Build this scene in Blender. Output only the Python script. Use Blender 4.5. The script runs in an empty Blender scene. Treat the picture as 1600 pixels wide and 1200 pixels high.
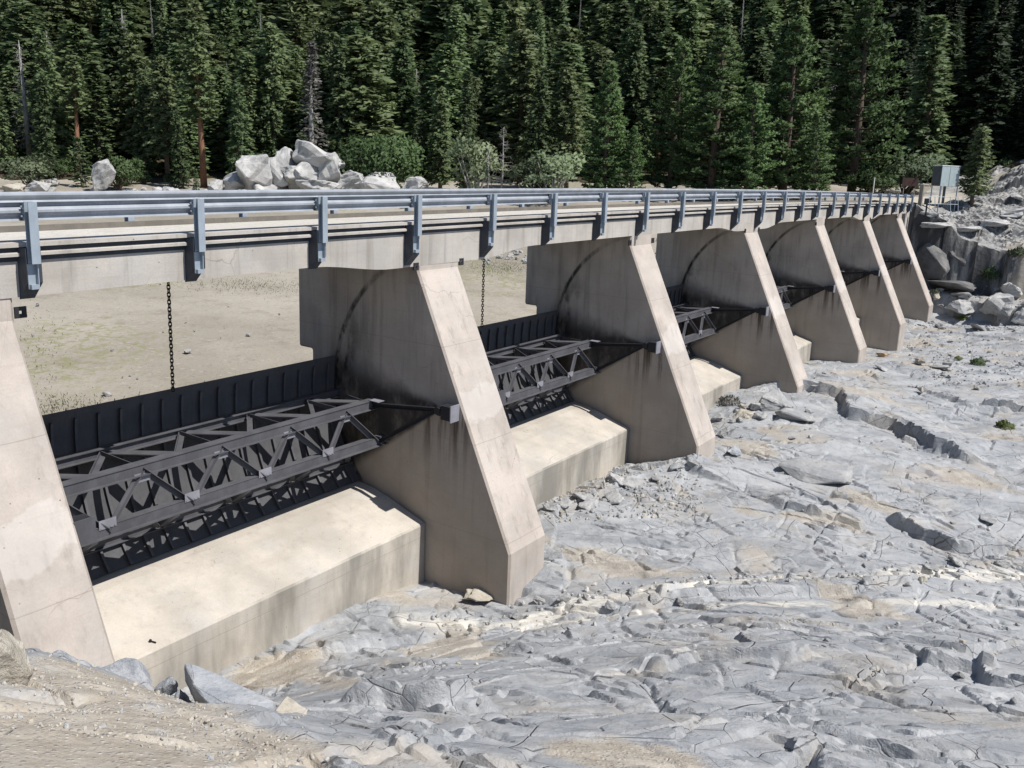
import bpy, bmesh, math, random
import numpy as np
from mathutils import Vector, Matrix, Euler
random.seed(7); rng = np.random.default_rng(7)
scn = bpy.context.scene
COL = scn.collection

# ------------------------------------------------------------------ camera, sky, sun, exposure
cam_d = bpy.data.cameras.new("camera"); cam = bpy.data.objects.new("camera", cam_d); COL.objects.link(cam)
scn.camera = cam
F = 1358.565                                  # focal length in photograph pixels (1600 wide)
PITCH, YAW, ROLL, SHIFT = -0.2009, 0.6081, 0.0360, 60.85
fw = Vector((-math.sin(YAW)*math.cos(PITCH), math.cos(YAW)*math.cos(PITCH), math.sin(PITCH)))
rt = fw.cross(Vector((0, 0, 1))).normalized(); up = rt.cross(fw)
rt, up = (math.cos(ROLL)*rt + math.sin(ROLL)*up), (-math.sin(ROLL)*rt + math.cos(ROLL)*up)
cam.matrix_world = Matrix(((rt.x, up.x, -fw.x, 0), (rt.y, up.y, -fw.y, 0), (rt.z, up.z, -fw.z, 0), (0, 0, 0, 1)))
cam_d.sensor_fit = 'HORIZONTAL'; cam_d.sensor_width = 36; cam_d.lens = 36*F/1600
cam_d.shift_y = -SHIFT/1600
cam_d.clip_start = 0.1; cam_d.clip_end = 2000

SUN_EL, SUN_AZ = math.radians(55), math.radians(8)        # azimuth measured from +X towards +Y
sd = Vector((math.cos(SUN_EL)*math.cos(SUN_AZ), math.cos(SUN_EL)*math.sin(SUN_AZ), math.sin(SUN_EL)))
world = bpy.data.worlds.new("World"); scn.world = world; world.use_nodes = True
wn = world.node_tree.nodes; wl = world.node_tree.links
for n in list(wn): wn.remove(n)
sky = wn.new('ShaderNodeTexSky'); sky.sky_type = 'NISHITA'; sky.sun_disc = False
sky.sun_elevation = SUN_EL; sky.sun_rotation = math.pi/2 - SUN_AZ
sky.altitude = 1500
bgn = wn.new('ShaderNodeBackground'); bgn.inputs['Strength'].default_value = 0.10
wo = wn.new('ShaderNodeOutputWorld')
wl.new(sky.outputs[0], bgn.inputs[0]); wl.new(bgn.outputs[0], wo.inputs[0])
sl = bpy.data.lights.new("sun", 'SUN'); sl.energy = 5.0; sl.angle = math.radians(0.5); sl.color = (1, 0.96, 0.91)
so = bpy.data.objects.new("sun", sl); COL.objects.link(so)
so.rotation_euler = sd.to_track_quat('Z', 'Y').to_euler(); so.location = (40, 0, 60)
scn.view_settings.view_transform = 'Standard'; scn.view_settings.look = 'None'
scn.view_settings.exposure = 0.31; scn.view_settings.gamma = 1
scn.cycles.max_bounces = 6; scn.cycles.diffuse_bounces = 3; scn.cycles.transparent_max_bounces = 8
scn.cycles.use_denoising = True

# ------------------------------------------------------------------ dam numbers (metres, eye at the origin)
Y0, S, T = 5.4924, 12.1656, 1.7425
XA, ZA, XB, ZB = -15.40, -2.76, -12.06, -10.03
XF = -15.40
PY0, PS, NPOST = 7.12, 3.25, 24
TRX, TRZ, GR = -14.40, -6.45, 4.22
def cx(y): return -0.2562*((y-32.5)/32.5)**2
def cz(y): return 0.048*(y-32.5)/32.5 - 0.1582*((y-32.5)/32.5)**2
def YK(k): return Y0 + S*(k-1)

def ray(px, py):
    return fw + rt*((px-800)/F) + up*((600-py-SHIFT)/F)
def at(px, py, depth): return ray(px, py)*depth
def onZ(px, py, z):
    d = ray(px, py); return d*(z/d.z)

# ------------------------------------------------------------------ noise (numpy)
def _h(ix, iy, s):
    n = (ix.astype(np.int64)*374761393 + iy.astype(np.int64)*668265263 + s*974634777) & 0xffffffff
    n = ((n ^ (n >> 13))*1274126177) & 0xffffffff
    n = ((n ^ (n >> 15))*2246822519) & 0xffffffff
    return ((n ^ (n >> 16)) & 0xffffff)/float(0x1000000)
def noise2(x, y, s=0):
    x = np.asarray(x, float); y = np.asarray(y, float)
    ix = np.floor(x); iy = np.floor(y); fx = x-ix; fy = y-iy
    u = fx*fx*fx*(fx*(fx*6-15)+10); v = fy*fy*fy*(fy*(fy*6-15)+10)
    def g(a, b):
        t = _h(ix+a, iy+b, s)*2*math.pi
        return np.cos(t)*(fx-a)+np.sin(t)*(fy-b)
    return ((g(0, 0)*(1-u)+g(1, 0)*u)*(1-v)+(g(0, 1)*(1-u)+g(1, 1)*u)*v)*1.5
def fbm(x, y, o=4, s=0, gain=.5):
    r = 0; a = 1
    for i in range(o):
        r = r+a*noise2(x*2**i+i*17.3, y*2**i-i*9.1, s+i); a *= gain
    return r
def ridged(x, y, o=4, s=0):
    r = 0; a = 1
    for i in range(o):
        r = r+a*(1-2*np.abs(noise2(x*2**i+i*7.7, y*2**i+i*3.1, s+i))); a *= .5
    return r
def voro(x, y, s=0, jit=.9):
    ix = np.floor(x); iy = np.floor(y)
    F1 = np.full(x.shape, 9.); F2 = np.full(x.shape, 9.); ID = np.zeros(x.shape); DX = np.zeros(x.shape); DY = np.zeros(x.shape)
    for a in (-1, 0, 1):
        for b in (-1, 0, 1):
            px = ix+a+.5+jit*(_h(ix+a, iy+b, s)-.5); py = iy+b+.5+jit*(_h(ix+a, iy+b, s+91)-.5)
            d = np.hypot(px-x, py-y); m = d < F1
            F2 = np.where(m, F1, np.minimum(F2, d))
            ID = np.where(m, _h(ix+a, iy+b, s+37), ID); DX = np.where(m, x-px, DX); DY = np.where(m, y-py, DY)
            F1 = np.where(m, d, F1)
    return F1, F2, ID, DX, DY
def sstep(a, b, x):
    t = np.clip((x-a)/(b-a), 0, 1); return t*t*(3-2*t)

# ------------------------------------------------------------------ terrain
CP = []
def cp(x, y, z): CP.append((x, y, z))
def cpp(px, py, depth):
    p = at(px, py, depth); CP.append((p.x, p.y, p.z))
def cpz(px, py, z):
    p = onZ(px, py, z); CP.append((p.x, p.y, z))
# where the photographer stands, and the near bank falling away from there
for q in ((0, 0, -1.7), (3, -3, -1.6), (-3, -4, -1.6), (6, 2, -2.0), (-5, -2, -2.6), (12, -2, -2.2), (-8, -6, -1.8), (3, 5, -3.6), (14, 8, -5), (10, 20, -8.6)): cp(*q)
for q in ((0, 1200, 6), (400, 1200, 7), (800, 1200, 8), (1200, 1200, 9), (1600, 1200, 10), (150, 1100, 8), (60, 1030, 9.2), (125, 1046, 10.2), (205, 1062, 11), (265, 1095, 11),
          (400, 1125, 10.4), (520, 1110, 12), (640, 1060, 15.5), (800, 1050, 15), (1000, 1050, 15.5), (1200, 1050, 15), (1600, 1050, 16), (1200, 980, 19.5), (900, 1000, 19.5), (1600, 970, 21)): cpp(*q)
# toe of the first pier and of the sills
for q in ((-12.6, 7.3, -9.2), (-14.9, 8.0, -9.6), (-14.6, 9.2, -10.9), (-14.95, 10.6, -11.26), (-14.95, 11.64, -11.26), (-14.95, 13.6, -11.32), (-14.95, 15.9, -11.48), (-14.95, 17.5, -11.8),
          (-11.95, 17.66, -11.47), (-11.95, 19.4, -11.2), (-14.95, 23.5, -11.2), (-14.95, 29.9, -11.4), (-12.0, 29.82, -10.65), (-12, 31.6, -10.5), (-14.95, 40, -10.5), (-12.02, 42.0, -10.33), (-12, 43.7, -10.4),
          (-14.9, 50, -10.8), (-12.1, 54.15, -10.84), (-12.1, 55.9, -10.84), (-12.1, 66.3, -11.9), (-12.1, 68, -11.8), (-12.06, 78.5, -11.45), (-15, 72, -11.8), (-15, 61, -11.4)): cp(*q)
for y in range(0, 90, 12): cp(-18.5, y+4, -11.6)
for q in ((1200, 900, 24), (1600, 900, 26)): cpp(*q)
for q in ((1200, 760, -10.8), (1600, 760, -10.7), (1400, 600, -10.7), (1600, 600, -10.7), (1600, 520, -11), (1500, 505, -11.1), (1500, 700, -10.8), (1000, 800, -11.1)): cpz(*q)
for q in ((8, 32, -10.4), (8, 60, -10), (20, 40, -9), (20, 75, -8), (6, 80, -9.6), (35, 30, -8), (35, 70, -6), (-4, 79, -10.8), (-9, 80.5, -10.9), (-13, 81, -10.4)): cp(*q)
low = len(CP)
CPB = np.array(CP)
def solve(P):
    n = len(P); d = np.hypot(P[:, None, 0]-P[None, :, 0], P[:, None, 1]-P[None, :, 1])
    A = np.zeros((n+3, n+3)); A[:n, :n] = d; A[:n, n] = 1; A[:n, n+1:] = P[:, :2]; A[n, :n] = 1; A[n+1:, :n] = P[:, :2].T
    b = np.zeros(n+3); b[:n] = P[:, 2]
    return P, np.linalg.solve(A, b)
def ev(sol, x, y):
    P, w = sol; x = np.asarray(x, float); y = np.asarray(y, float); r = w[-3]+w[-2]*x+w[-1]*y
    for i in range(len(P)): r = r+w[i]*np.hypot(x-P[i, 0], y-P[i, 1])
    return r
SOL_BED = solve(CPB)
# reservoir side, far shore, hillside and right bank
CPU = []
for y in (-6, 10, 30, 50, 70): CPU.append((-20.5, y, -7.4))
CPU += [(-20.5, 82, -3.6), (-34, 6, -6.9), (-38, 24, -6.4), (-45, 40, -5.9), (-32, 50, -6.0), (-30, 66, -4.9), (-60, 20, -5.5), (-60, 45, -4.9), (-48, 62, -4.4), (-28, 80, -3.0)]
SHORE = [(-125, -40), (-112, 0), (-103, 36), (-94, 53), (-82, 68), (-68, 79), (-55, 88), (-34, 101), (-22, 107), (-4, 112), (14, 108), (40, 104)]
SHZ = [-4, -4, -4.0, -3.6, -3.3, -2.6, -2.1, -1.6, -1.2, 1.4, 6, 10]
for (x, y), z in zip(SHORE, SHZ): CPU.append((x, y, z))
for (x, y), z in zip(SHORE, SHZ):
    nx, ny = (-.72, .69) if x > -90 else (-.95, .3)
    if x > -10: nx, ny = (.1, 1)
    for d, h in ((22, 3.0), (60, 18), (110, 44), (190, 92), (330, 170)): CPU.append((x+nx*d, y+ny*d, z+h))
# right bank: road pad and granite dome
CPU += [(-15.6, 83.5, -1.9), (-19.4, 85, -1.7), (-17, 92, -1.7), (-24, 92, -1.7), (-14, 104, -.9), (-12.5, 95, -1.5)]
for q in ((1467, 333, 76), (1496, 338, 75.6), (1452, 326, 79), (1440, 352, 75.4), (1480, 352, 75.2), (1540, 312, 79), (1600, 268, 84), (1600, 330, 77), (1540, 345, 76), (1440, 384, 74.6), (1500, 374, 75), (1560, 372, 75.2), (1610, 362, 75.6), (1510, 318, 82), (1680, 330, 77), (1700, 225, 88), (1800, 160, 95)): CPU.append(tuple(at(*q)))
SOL_UP = solve(np.array(CPU))
def cliff_y(x):
    x = np.asarray(x, float); u = x/2.6; f = np.floor(u); w = u-f
    g = lambda q: _h(q, q*0+3, 5)
    k = sstep(.82, 1, w)
    return 83.0+.06*(np.clip(x, -40, 6)+12)+1.5*((g(f)*(1-k)+g(f+1)*k)-.5)+.25*(w-.5)+.12*noise2(x*1.7, x*0+4.4, 6)
def base_h(x, y):
    x = np.asarray(x, float); y = np.asarray(y, float)
    hb = ev(SOL_BED, x, y); hu = ev(SOL_UP, x, y)
    m_res = sstep(-18.6, -19.2, x)                                    # the dam line separates reservoir from river bed
    cy = cliff_y(x)
    low_ledge = 1.5*sstep(-3.1, -2.9, y-cy)*sstep(3, -6, x)
    mid = sstep(-.45, .35, y-cy)
    hd = np.where(mid > 0, (hb+low_ledge)*(1-mid)+hu*mid, hb+low_ledge)
    bank = sstep(.3, 1.2, y-cy)*sstep(-14.6, -13.2, x)
    sb = .9*x+.3*y; tb = -.3*x+.9*y
    hd = hd+bank*(plates(sb, tb, 5.5, 2.3, .34, .5, .12, .02, 55, .18)[0]+.3*plates(sb+.3*tb, tb, 2.2, 1.0, .25, .3, .1, .03, 56, .12)[0])
    hd = hd+bank*.22*(noise2(x*1.1, y*1.1, 58)+.6*ridged(x*1.8, y*1.8, 3, 59))
    # horizontal breaks in the cliff face
    hd = hd-.5*bank*sstep(3.2, .4, y-cy)
    left = sstep(4.5, 1.5, y)
    hres = hu*(1-left)+(-1.9)*left
    h = hd*(1-m_res)+hres*m_res
    return h
def plates(s, t, ls, lt, amp, tilt, crack, cw, seed, ramp=.10):
    x = s/ls; y = t/lt; ix = np.floor(x); iy = np.floor(y)
    F1 = np.full(x.shape, 9.); F2 = np.full(x.shape, 9.); H1 = np.zeros(x.shape); H2 = np.zeros(x.shape)
    for a in (-1, 0, 1):
        for b in (-1, 0, 1):
            px = ix+a+.5+.9*(_h(ix+a, iy+b, seed)-.5); py = iy+b+.5+.9*(_h(ix+a, iy+b, seed+91)-.5)
            dx = x-px; dy = y-py; d = np.hypot(dx, dy)
            H = amp*2*(_h(ix+a, iy+b, seed+37)-.5)+2*tilt*((_h(ix+a, iy+b, seed+3)-.5)*dx+(_h(ix+a, iy+b, seed+5)-.5)*dy)
            m = d < F1; m2 = (~m) & (d < F2)
            F2 = np.where(m, F1, np.where(m2, d, F2)); H2 = np.where(m, H1, np.where(m2, H, H2))
            F1 = np.where(m, d, F1); H1 = np.where(m, H, H1)
    e = F2-F1; w = ramp/lt
    h = np.where(e < w, .5*(H1+H2)+.5*(H1-H2)*(e/w), H1)
    return h - crack*(1-sstep(0, max(cw, .11/lt), e)), e
LEDGES = []          # polylines (s,t) with a drop on the camera side
def seg_dist(x, y, P):
    best = np.full(x.shape, 1e9); side = np.zeros(x.shape); tt = np.zeros(x.shape); n = len(P)-1
    for i in range(n):
        ax, ay = P[i]; bx, by = P[i+1]; dx, dy = bx-ax, by-ay; L = dx*dx+dy*dy
        u = ((x-ax)*dx+(y-ay)*dy)/L; uc = np.clip(u, 0, 1)
        d = np.hypot(x-ax-uc*dx, y-ay-uc*dy); m = d < best
        sg = np.sign((x-ax)*dy-(y-ay)*dx)
        best = np.where(m, d, best); side = np.where(m, sg, side); tt = np.where(m, (i+uc)/n, tt)
    return best*side, tt
def pz(px, py, z=-10.75):
    p = onZ(px, py, z); return (p.x, p.y)
LEDGE_DEF = [([(1165, 610), (1250, 612), (1312, 622), (1322, 648), (1395, 660), (1460, 690), (1548, 712)], -10.4, .52, 2.6),
             ([(1190, 775), (1265, 800), (1345, 815), (1378, 788)], -10.8, .25, 1.6),
             ([(1385, 795), (1440, 826), (1500, 842), (1590, 838)], -10.8, .42, 2.0),
             ([(840, 800), (930, 770), (1010, 742), (1130, 735)], -10.9, .22, 1.2),
             ([(980, 962), (1120, 960), (1250, 962), (1350, 950), (1480, 925)], -11.0, .25, 1.0),
             ([(1000, 1060), (1100, 1045), (1230, 1062), (1290, 1040)], -8.8, .2, 1.2),
             ([(1440, 1050), (1500, 1060), (1560, 1075)], -8.8, .25, .8),
             ([(530, 1075), (600, 1110), (690, 1140), (790, 1080)], -7.6, .3, 1.2),
             ([(440, 1025), (560, 1000), (690, 980)], -10.8, .2, .8),
             ([(1450, 620), (1520, 640), (1600, 645)], -10.7, .2, 1.0)]
LEDGES = [([pz(a, b, z) for a, b in P], h, w) for P, z, h, w in LEDGE_DEF]
def soil_mask(x, y):
    # tan gravel ground at the photographer's feet and in hollows
    g = 0
    for px, py, d, r in ((60, 1180, 6.4, 2.6), (180, 1110, 8.6, 1.5), (980, 1175, 9.0, 1.0), (330, 1190, 7.2, 1.2), (425, 1052, 19.0, 1.5), (380, 1066, 18.4, 1.2)):
        p = at(px, py, d); g = np.maximum(g, 1-np.hypot(x-p.x, y-p.y)/r)
    n = fbm(x*.9, y*.9, 4, 44)
    m = sstep(.1, .45, g+.25*n)
    h = sstep(.33, .6, fbm(x*.22+5, y*.35, 3, 71))*.8
    return np.clip(np.maximum(m, h*sstep(12, 15, x*-.56+y*.8)), 0, 1), m
VEIN = [pz(a, b, -11.0) for a, b in ((640, 955), (760, 965), (900, 950), (1080, 938), (1250, 920), (1400, 903), (1600, 888), (1750, 880))]
VEIN2 = [pz(a, b, -10.9) for a, b in ((800, 972), (1000, 980), (1250, 985), (1500, 972), (1700, 960))]
def rock_h(x, y, fine=True):
    s = .85*x+.53*y; t = -.53*x+.85*y
    ws = s+.5*fbm(s*.16, t*.2, 2, 11); wt = t+.35*fbm(s*.18+9, t*.25, 2, 12)
    soil, near = soil_mask(x, y)
    sh = ws*.35                                            # beds run obliquely
    h0, e0 = plates(ws+.4*wt, wt, 7., 5.4, .022, .18, .0, .03, 41, .16)
    m1 = sstep(-.25, .1, fbm(s*.2+71, t*.3, 2, 45)); m2 = sstep(-.1, .2, fbm(s*.24+31, t*.35, 3, 15)); m3 = sstep(.0, .16, fbm(s*.4+50, t*.6, 3, 28)); m4 = sstep(.12, .3, fbm(s*.55+13, t*.9, 3, 47))
    h1, e1 = plates(ws-.3*wt, wt+.25*ws, 3.6, 3.0, .028, .20, .08, .02, 21, .085)
    h2, e2 = plates(ws+.5*wt, wt-.35*ws, 1.5, 1.3, .018, .12, .055, .03, 22, .07)
    h = .26*fbm(s*.10, t*.12, 2, 16)+h0+h1*(.35+.65*m1)+h2*(.15+.85*m2)
    if fine:
        h3, e3 = plates(ws+.7*wt, wt+.3*ws, .52, .42, .020, .12, .04, .05, 23, .05)
        h = h+h3*m3
        j1 = np.abs(noise2(s*.16+3, t*.55+.25*s, 29)); jm = sstep(.02, .2, fbm(s*.3+8, t*.3, 2, 31)); h = h-.16*jm*sstep(.05, .0, j1)
        j2 = np.abs(noise2(s*.5-.5*t+11, t*.22+9, 30)); jm2 = sstep(.05, .25, fbm(s*.3+80, t*.3, 2, 32)); h = h-.13*jm2*sstep(.05, .0, j2)
        h = h+.008*fbm(s*.9, t*1.3, 3, 20)
    h = h*(1-.35*near)+near*(.02*fbm(x*2, y*2, 3, 24)+.006*fbm(x*11, y*11, 2, 25))
    for P, dr, w in LEDGES:
        d, tt = seg_dist(x, y, P)
        d = d+.30*noise2(x*.7, y*.7, 26)*min(1, dr*2.2)+.02*noise2(x*2.6, y*2.6, 27)
        endf = sstep(0, .12, tt)*sstep(1, .88, tt)
        h = h+dr*endf*sstep(.05, -.08, d)*sstep(-w*1.6, -.1*w, d) - .06*dr*endf*sstep(-.05, .02, d)*sstep(.8, .05, d)
    return h, soil
def ground_h(x, y, fine=False):
    x = np.asarray(x, float); y = np.asarray(y, float)
    h = base_h(x, y)
    r, soil = rock_h(x, y, fine)
    m = sstep(-19.0, -18.4, x)*sstep(-2, 1.5, x*-.56+y*.8)
    amp = np.where(y > cliff_y(x)-.5, .8, 1.)
    pad = sstep(-12, -14.5, x)*sstep(83, 84.5, y)                     # level road pad
    return h+r*m*amp*(1-pad), soil
def gz(x, y): return float(ground_h(np.array([x]), np.array([y]), True)[0][0])
def hit(px, py, lift=0, dmin=3, dmax=420):
    d = ray(px, py); ds = np.concatenate([np.linspace(dmin, 120, 900), np.linspace(120.2, dmax, 500)])
    X = d.x*ds; Y = d.y*ds; Z = d.z*ds
    H = ground_h(X, Y)[0]; b = np.nonzero(Z < H)[0]
    i = b[0] if len(b) else len(ds)-1
    return Vector((X[i], Y[i], gz(X[i], Y[i]))), ds[i]

# ------------------------------------------------------------------ material helpers
def newmat(name):
    m = bpy.data.materials.new(name); m.use_nodes = True
    nt = m.node_tree
    for n in list(nt.nodes): nt.nodes.remove(n)
    o = nt.nodes.new('ShaderNodeOutputMaterial'); p = nt.nodes.new('ShaderNodeBsdfPrincipled')
    nt.links.new(p.outputs[0], o.inputs[0])
    return m, nt, p
class NT:
    def __init__(s, nt): s.nt = nt
    def n(s, t, **k):
        a = s.nt.nodes.new(t)
        for q, v in k.items():
            if q.startswith('i_'):
                key = q[2:]; key = int(key) if key.isdigit() else key
                if hasattr(v, 'is_output'): s.nt.links.new(v, a.inputs[key])
                else: a.inputs[key].default_value = v
            else: setattr(a, q, v)
        return a
    def coord(s, kind='Object'): return s.n('ShaderNodeTexCoord').outputs[kind]
    def map(s, v, scale=(1, 1, 1), loc=(0, 0, 0), rot=(0, 0, 0)):
        return s.n('ShaderNodeMapping', i_Vector=v, i_Scale=scale, i_Location=loc, i_Rotation=rot).outputs[0]
    def noise(s, v, scale, detail=4, rough=.55, dist=0): return s.n('ShaderNodeTexNoise', i_Vector=v, i_Scale=scale, i_Detail=detail, i_Roughness=rough, i_Distortion=dist).outputs[0]
    def vor(s, v, scale, feature='F1', out=0): return s.n('ShaderNodeTexVoronoi', feature=feature, i_Vector=v, i_Scale=scale).outputs[out]
    def ramp(s, v, a, b, ca=0., cb=1.):
        return s.n('ShaderNodeMapRange', interpolation_type='SMOOTHSTEP', i_0=v, i_1=a, i_2=b, i_3=ca, i_4=cb).outputs[0]
    def math(s, op, a, b=0., c=0.): return s.n('ShaderNodeMath', operation=op, i_0=a, i_1=b, i_2=c).outputs[0]
    def mix(s, f, a, b, mode='MIX'):
        m = s.n('ShaderNodeMix', data_type='RGBA', blend_type=mode)
        for i, v in ((0, f), (6, a), (7, b)):
            if hasattr(v, 'is_output'): s.nt.links.new(v, m.inputs[i])
            else: m.inputs[i].default_value = v if i == 0 else (*v, 1) if len(v) == 3 else v
        return m.outputs[2]
    def bump(s, h, strength, dist, normal=None):
        b = s.n('ShaderNodeBump', i_Height=h, i_Strength=strength, i_Distance=dist)
        if normal: s.nt.links.new(normal, b.inputs['Normal'])
        return b.outputs[0]
    def link(s, a, b): s.nt.links.new(a, b)
    def sep(s, v): return s.n('ShaderNodeSeparateXYZ', i_0=v).outputs
    def attr(s, name): return s.n('ShaderNodeAttribute', attribute_name=name)

def mat_concrete(name, tint=(.455, .405, .36), pier=False, streak=.35, face=0.):
    m, nt, p = newmat(name); k = NT(nt); c = k.coord()
    rnd = k.n('ShaderNodeObjectInfo').outputs['Random']
    off = k.n('ShaderNodeVectorMath', operation='ADD', i_0=c, i_1=k.n('ShaderNodeCombineXYZ', i_0=k.math('MULTIPLY', rnd, 31.), i_1=k.math('MULTIPLY', rnd, 17.)).outputs[0]).outputs[0]
    big = k.noise(off, .55, 5, .6)
    a = tuple(v*.80 for v in tint); b = tuple(min(1, v*1.10) for v in tint)
    col = k.mix(k.ramp(big, .32, .68), a, b)
    grey = k.noise(k.map(off, (1, 1, 1), (5, 3, 1)), .9, 4, .6)
    g = sum(tint)/3
    col = k.mix(k.ramp(grey, .45, .75, 0, .45), col, (g*.98, g*.97, g*.93))
    # vertical run-off streaks
    st = k.noise(k.map(off, (1.6, 1.6, .10)), 2.2, 5, .62)
    col = k.mix(k.ramp(st, .52, .74, 0, streak), col, (.13, .115, .095))
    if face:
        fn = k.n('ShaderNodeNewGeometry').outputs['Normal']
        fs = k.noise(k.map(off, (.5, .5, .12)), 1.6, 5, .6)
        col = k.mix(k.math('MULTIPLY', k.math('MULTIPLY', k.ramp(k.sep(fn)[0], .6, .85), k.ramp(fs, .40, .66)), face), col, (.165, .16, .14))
    # horizontal pour lines and board marks
    z = k.sep(c)[2]
    wob = k.math('ADD', z, k.math('MULTIPLY', k.noise(off, .7, 2), .06))
    lift = k.math('ABSOLUTE', k.math('SUBTRACT', k.math('FRACT', k.math('MULTIPLY', wob, .40)), .5))
    line = k.ramp(lift, 0, .006, .5, 0)
    col = k.mix(line, col, (.2, .17, .14))
    bd = k.noise(k.map(off, (.25, .25, 7)), 2.0, 3, .6)
    col = k.mix(k.ramp(bd, .5, .8, 0, .16), col, (.28, .24, .2))
    vx = k.math('ABSOLUTE', k.math('SUBTRACT', k.math('FRACT', k.math('MULTIPLY', k.math('ADD', k.sep(c)[0], k.sep(c)[1]), .41)), .5))
    col = k.mix(k.ramp(vx, 0, .004, .22, 0), col, (.2, .17, .14))
    cw_ = k.n('ShaderNodeVectorMath', operation='ADD', i_0=off, i_1=k.n('ShaderNodeVectorMath', operation='SCALE', i_0=k.n('ShaderNodeTexNoise', i_Vector=off, i_Scale=1.6, i_Detail=4.).outputs[1], i_3=.6).outputs[0]).outputs[0]
    ck = k.math('MULTIPLY', k.ramp(k.vor(cw_, .45, 'DISTANCE_TO_EDGE'), 0, .006, 1, 0), k.ramp(k.noise(off, .5, 3), .52, .62))
    col = k.mix(k.math('MULTIPLY', ck, .5), col, (.14, .12, .10))
    # air holes and spalls
    v = k.vor(off, 5.5); vm = k.noise(off, .8, 3)
    pit = k.math('MULTIPLY', k.ramp(v, .045, .11, 1, 0), k.ramp(vm, .48, .60))
    col = k.mix(k.math('MULTIPLY', pit, .8), col, (.10, .085, .07))
    fine = k.noise(off, 26, 4, .7)
    col = k.mix(k.ramp(fine, .3, .75, .18, 0), col, (.2, .17, .14))
    if pier:
        s = k.sep(c); dx = k.math('SUBTRACT', s[0], TRX+15); dz = k.math('SUBTRACT', s[2], TRZ+11)
        r = k.math('SQRT', k.math('ADD', k.math('MULTIPLY', dx, dx), k.math('MULTIPLY', dz, dz)))
        ang = k.math('ARCTAN2', k.math('MULTIPLY', dz, 1.), k.math('MULTIPLY', dx, -1.))    # 0 towards the gate, + upwards
        nz = k.noise(k.map(off, (1.2, 1.2, .55)), 1.5, 6, .65)
        rr = k.math('ADD', r, k.math('MULTIPLY', k.math('SUBTRACT', nz, .5), .45))
        # wiper track of the gate seal
        arc = k.math('MULTIPLY', k.ramp(k.math('ABSOLUTE', k.math('SUBTRACT', r, GR-.02)), .03, .12, 1, 0), k.math('MULTIPLY', k.ramp(ang, -.8, -.7), k.ramp(ang, 1.2, .55, .35, 1)))
        arc = k.math('MULTIPLY', arc, k.ramp(nz, .36, .56, .2, 1))
        dark_wedge = k.math('MULTIPLY', k.ramp(rr, 4.75, 4.2), k.math('MULTIPLY', k.ramp(k.math('ADD', ang, k.math('MULTIPLY', nz, .5)), .62, .26), k.ramp(ang, -.66, -.56)))  # near-black wedge between trunnion and gate, broken up by noise
        dark_wedge = k.math('MULTIPLY', dark_wedge, k.ramp(nz, .25, .55, .45, .92))
        smear = k.math('MULTIPLY', k.math('MULTIPLY', k.ramp(rr, 4.7, 4.0), k.ramp(rr, 3.2, 3.9)), k.math('MULTIPLY', k.ramp(ang, .75, .15), k.ramp(ang, -.2, .0)))
        smear = k.math('MULTIPLY', smear, k.ramp(nz, .42, .6))
        v2 = k.noise(k.map(off, (1.0, 1, .09)), 3.2, 5, .62)
        st2 = k.math('MULTIPLY', k.ramp(v2, .47, .68), k.ramp(s[2], 3.2, 6.0))
        rust = k.math('MULTIPLY', k.math('MULTIPLY', k.ramp(dz, -2.0, -.2), k.ramp(dz, .1, -.1)), k.math('MULTIPLY', k.ramp(dx, -1.6, -.3), k.ramp(dx, 1.2, .5)))
        v2 = k.noise(k.map(off, (1.0, 1, .09)), 3.2, 5, .62)
        st2 = k.math('MULTIPLY', k.ramp(v2, .47, .68), k.ramp(s[2], 3.2, 6.0))
        rust = k.math('MULTIPLY', rust, k.ramp(st, .45, .6))
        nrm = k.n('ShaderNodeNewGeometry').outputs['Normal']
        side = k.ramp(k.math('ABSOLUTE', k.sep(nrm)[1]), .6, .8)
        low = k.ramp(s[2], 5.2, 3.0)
        col = k.mix(k.math('MULTIPLY', side, .22), col, (.30, .235, .17))          # browner side walls
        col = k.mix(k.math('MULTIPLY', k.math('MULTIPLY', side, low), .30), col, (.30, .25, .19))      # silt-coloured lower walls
        for mk, cc in ((k.math('MULTIPLY', st2, .30), (.09, .078, .064)), (rust, (.07, .05, .035)), (smear, (.02, .018, .016)), (dark_wedge, (.012, .011, .011)), (arc, (.016, .015, .014))):
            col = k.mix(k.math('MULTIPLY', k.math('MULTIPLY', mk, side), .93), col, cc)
        # repaired patches on the sloping face
        pn = k.noise(k.map(off, (1, 1, 1)), 1.3, 4, .55)
        zc = k.math('ADD', s[2], k.math('MULTIPLY', k.math('SUBTRACT', pn, .5), 1.3))
        pat = k.math('MULTIPLY', k.ramp(zc, 4.25, 4.36), k.ramp(zc, 5.15, 5.04))
        front = k.ramp(k.sep(nrm)[0], .6, .75)
        col = k.mix(k.math('MULTIPLY', k.math('MULTIPLY', pat, front), .28), col, (.58, .56, .53))
    k.link(col, p.inputs['Base Color']); p.inputs['Roughness'].default_value = .9; p.inputs['Specular IOR Level'].default_value = .15
    h = k.math('ADD', k.math('MULTIPLY', fine, .5), k.math('MULTIPLY', pit, -1.5))
    h = k.math('ADD', h, k.math('MULTIPLY', bd, .6))
    k.link(k.bump(h, .35, .012), p.inputs['Normal'])
    return m
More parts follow.
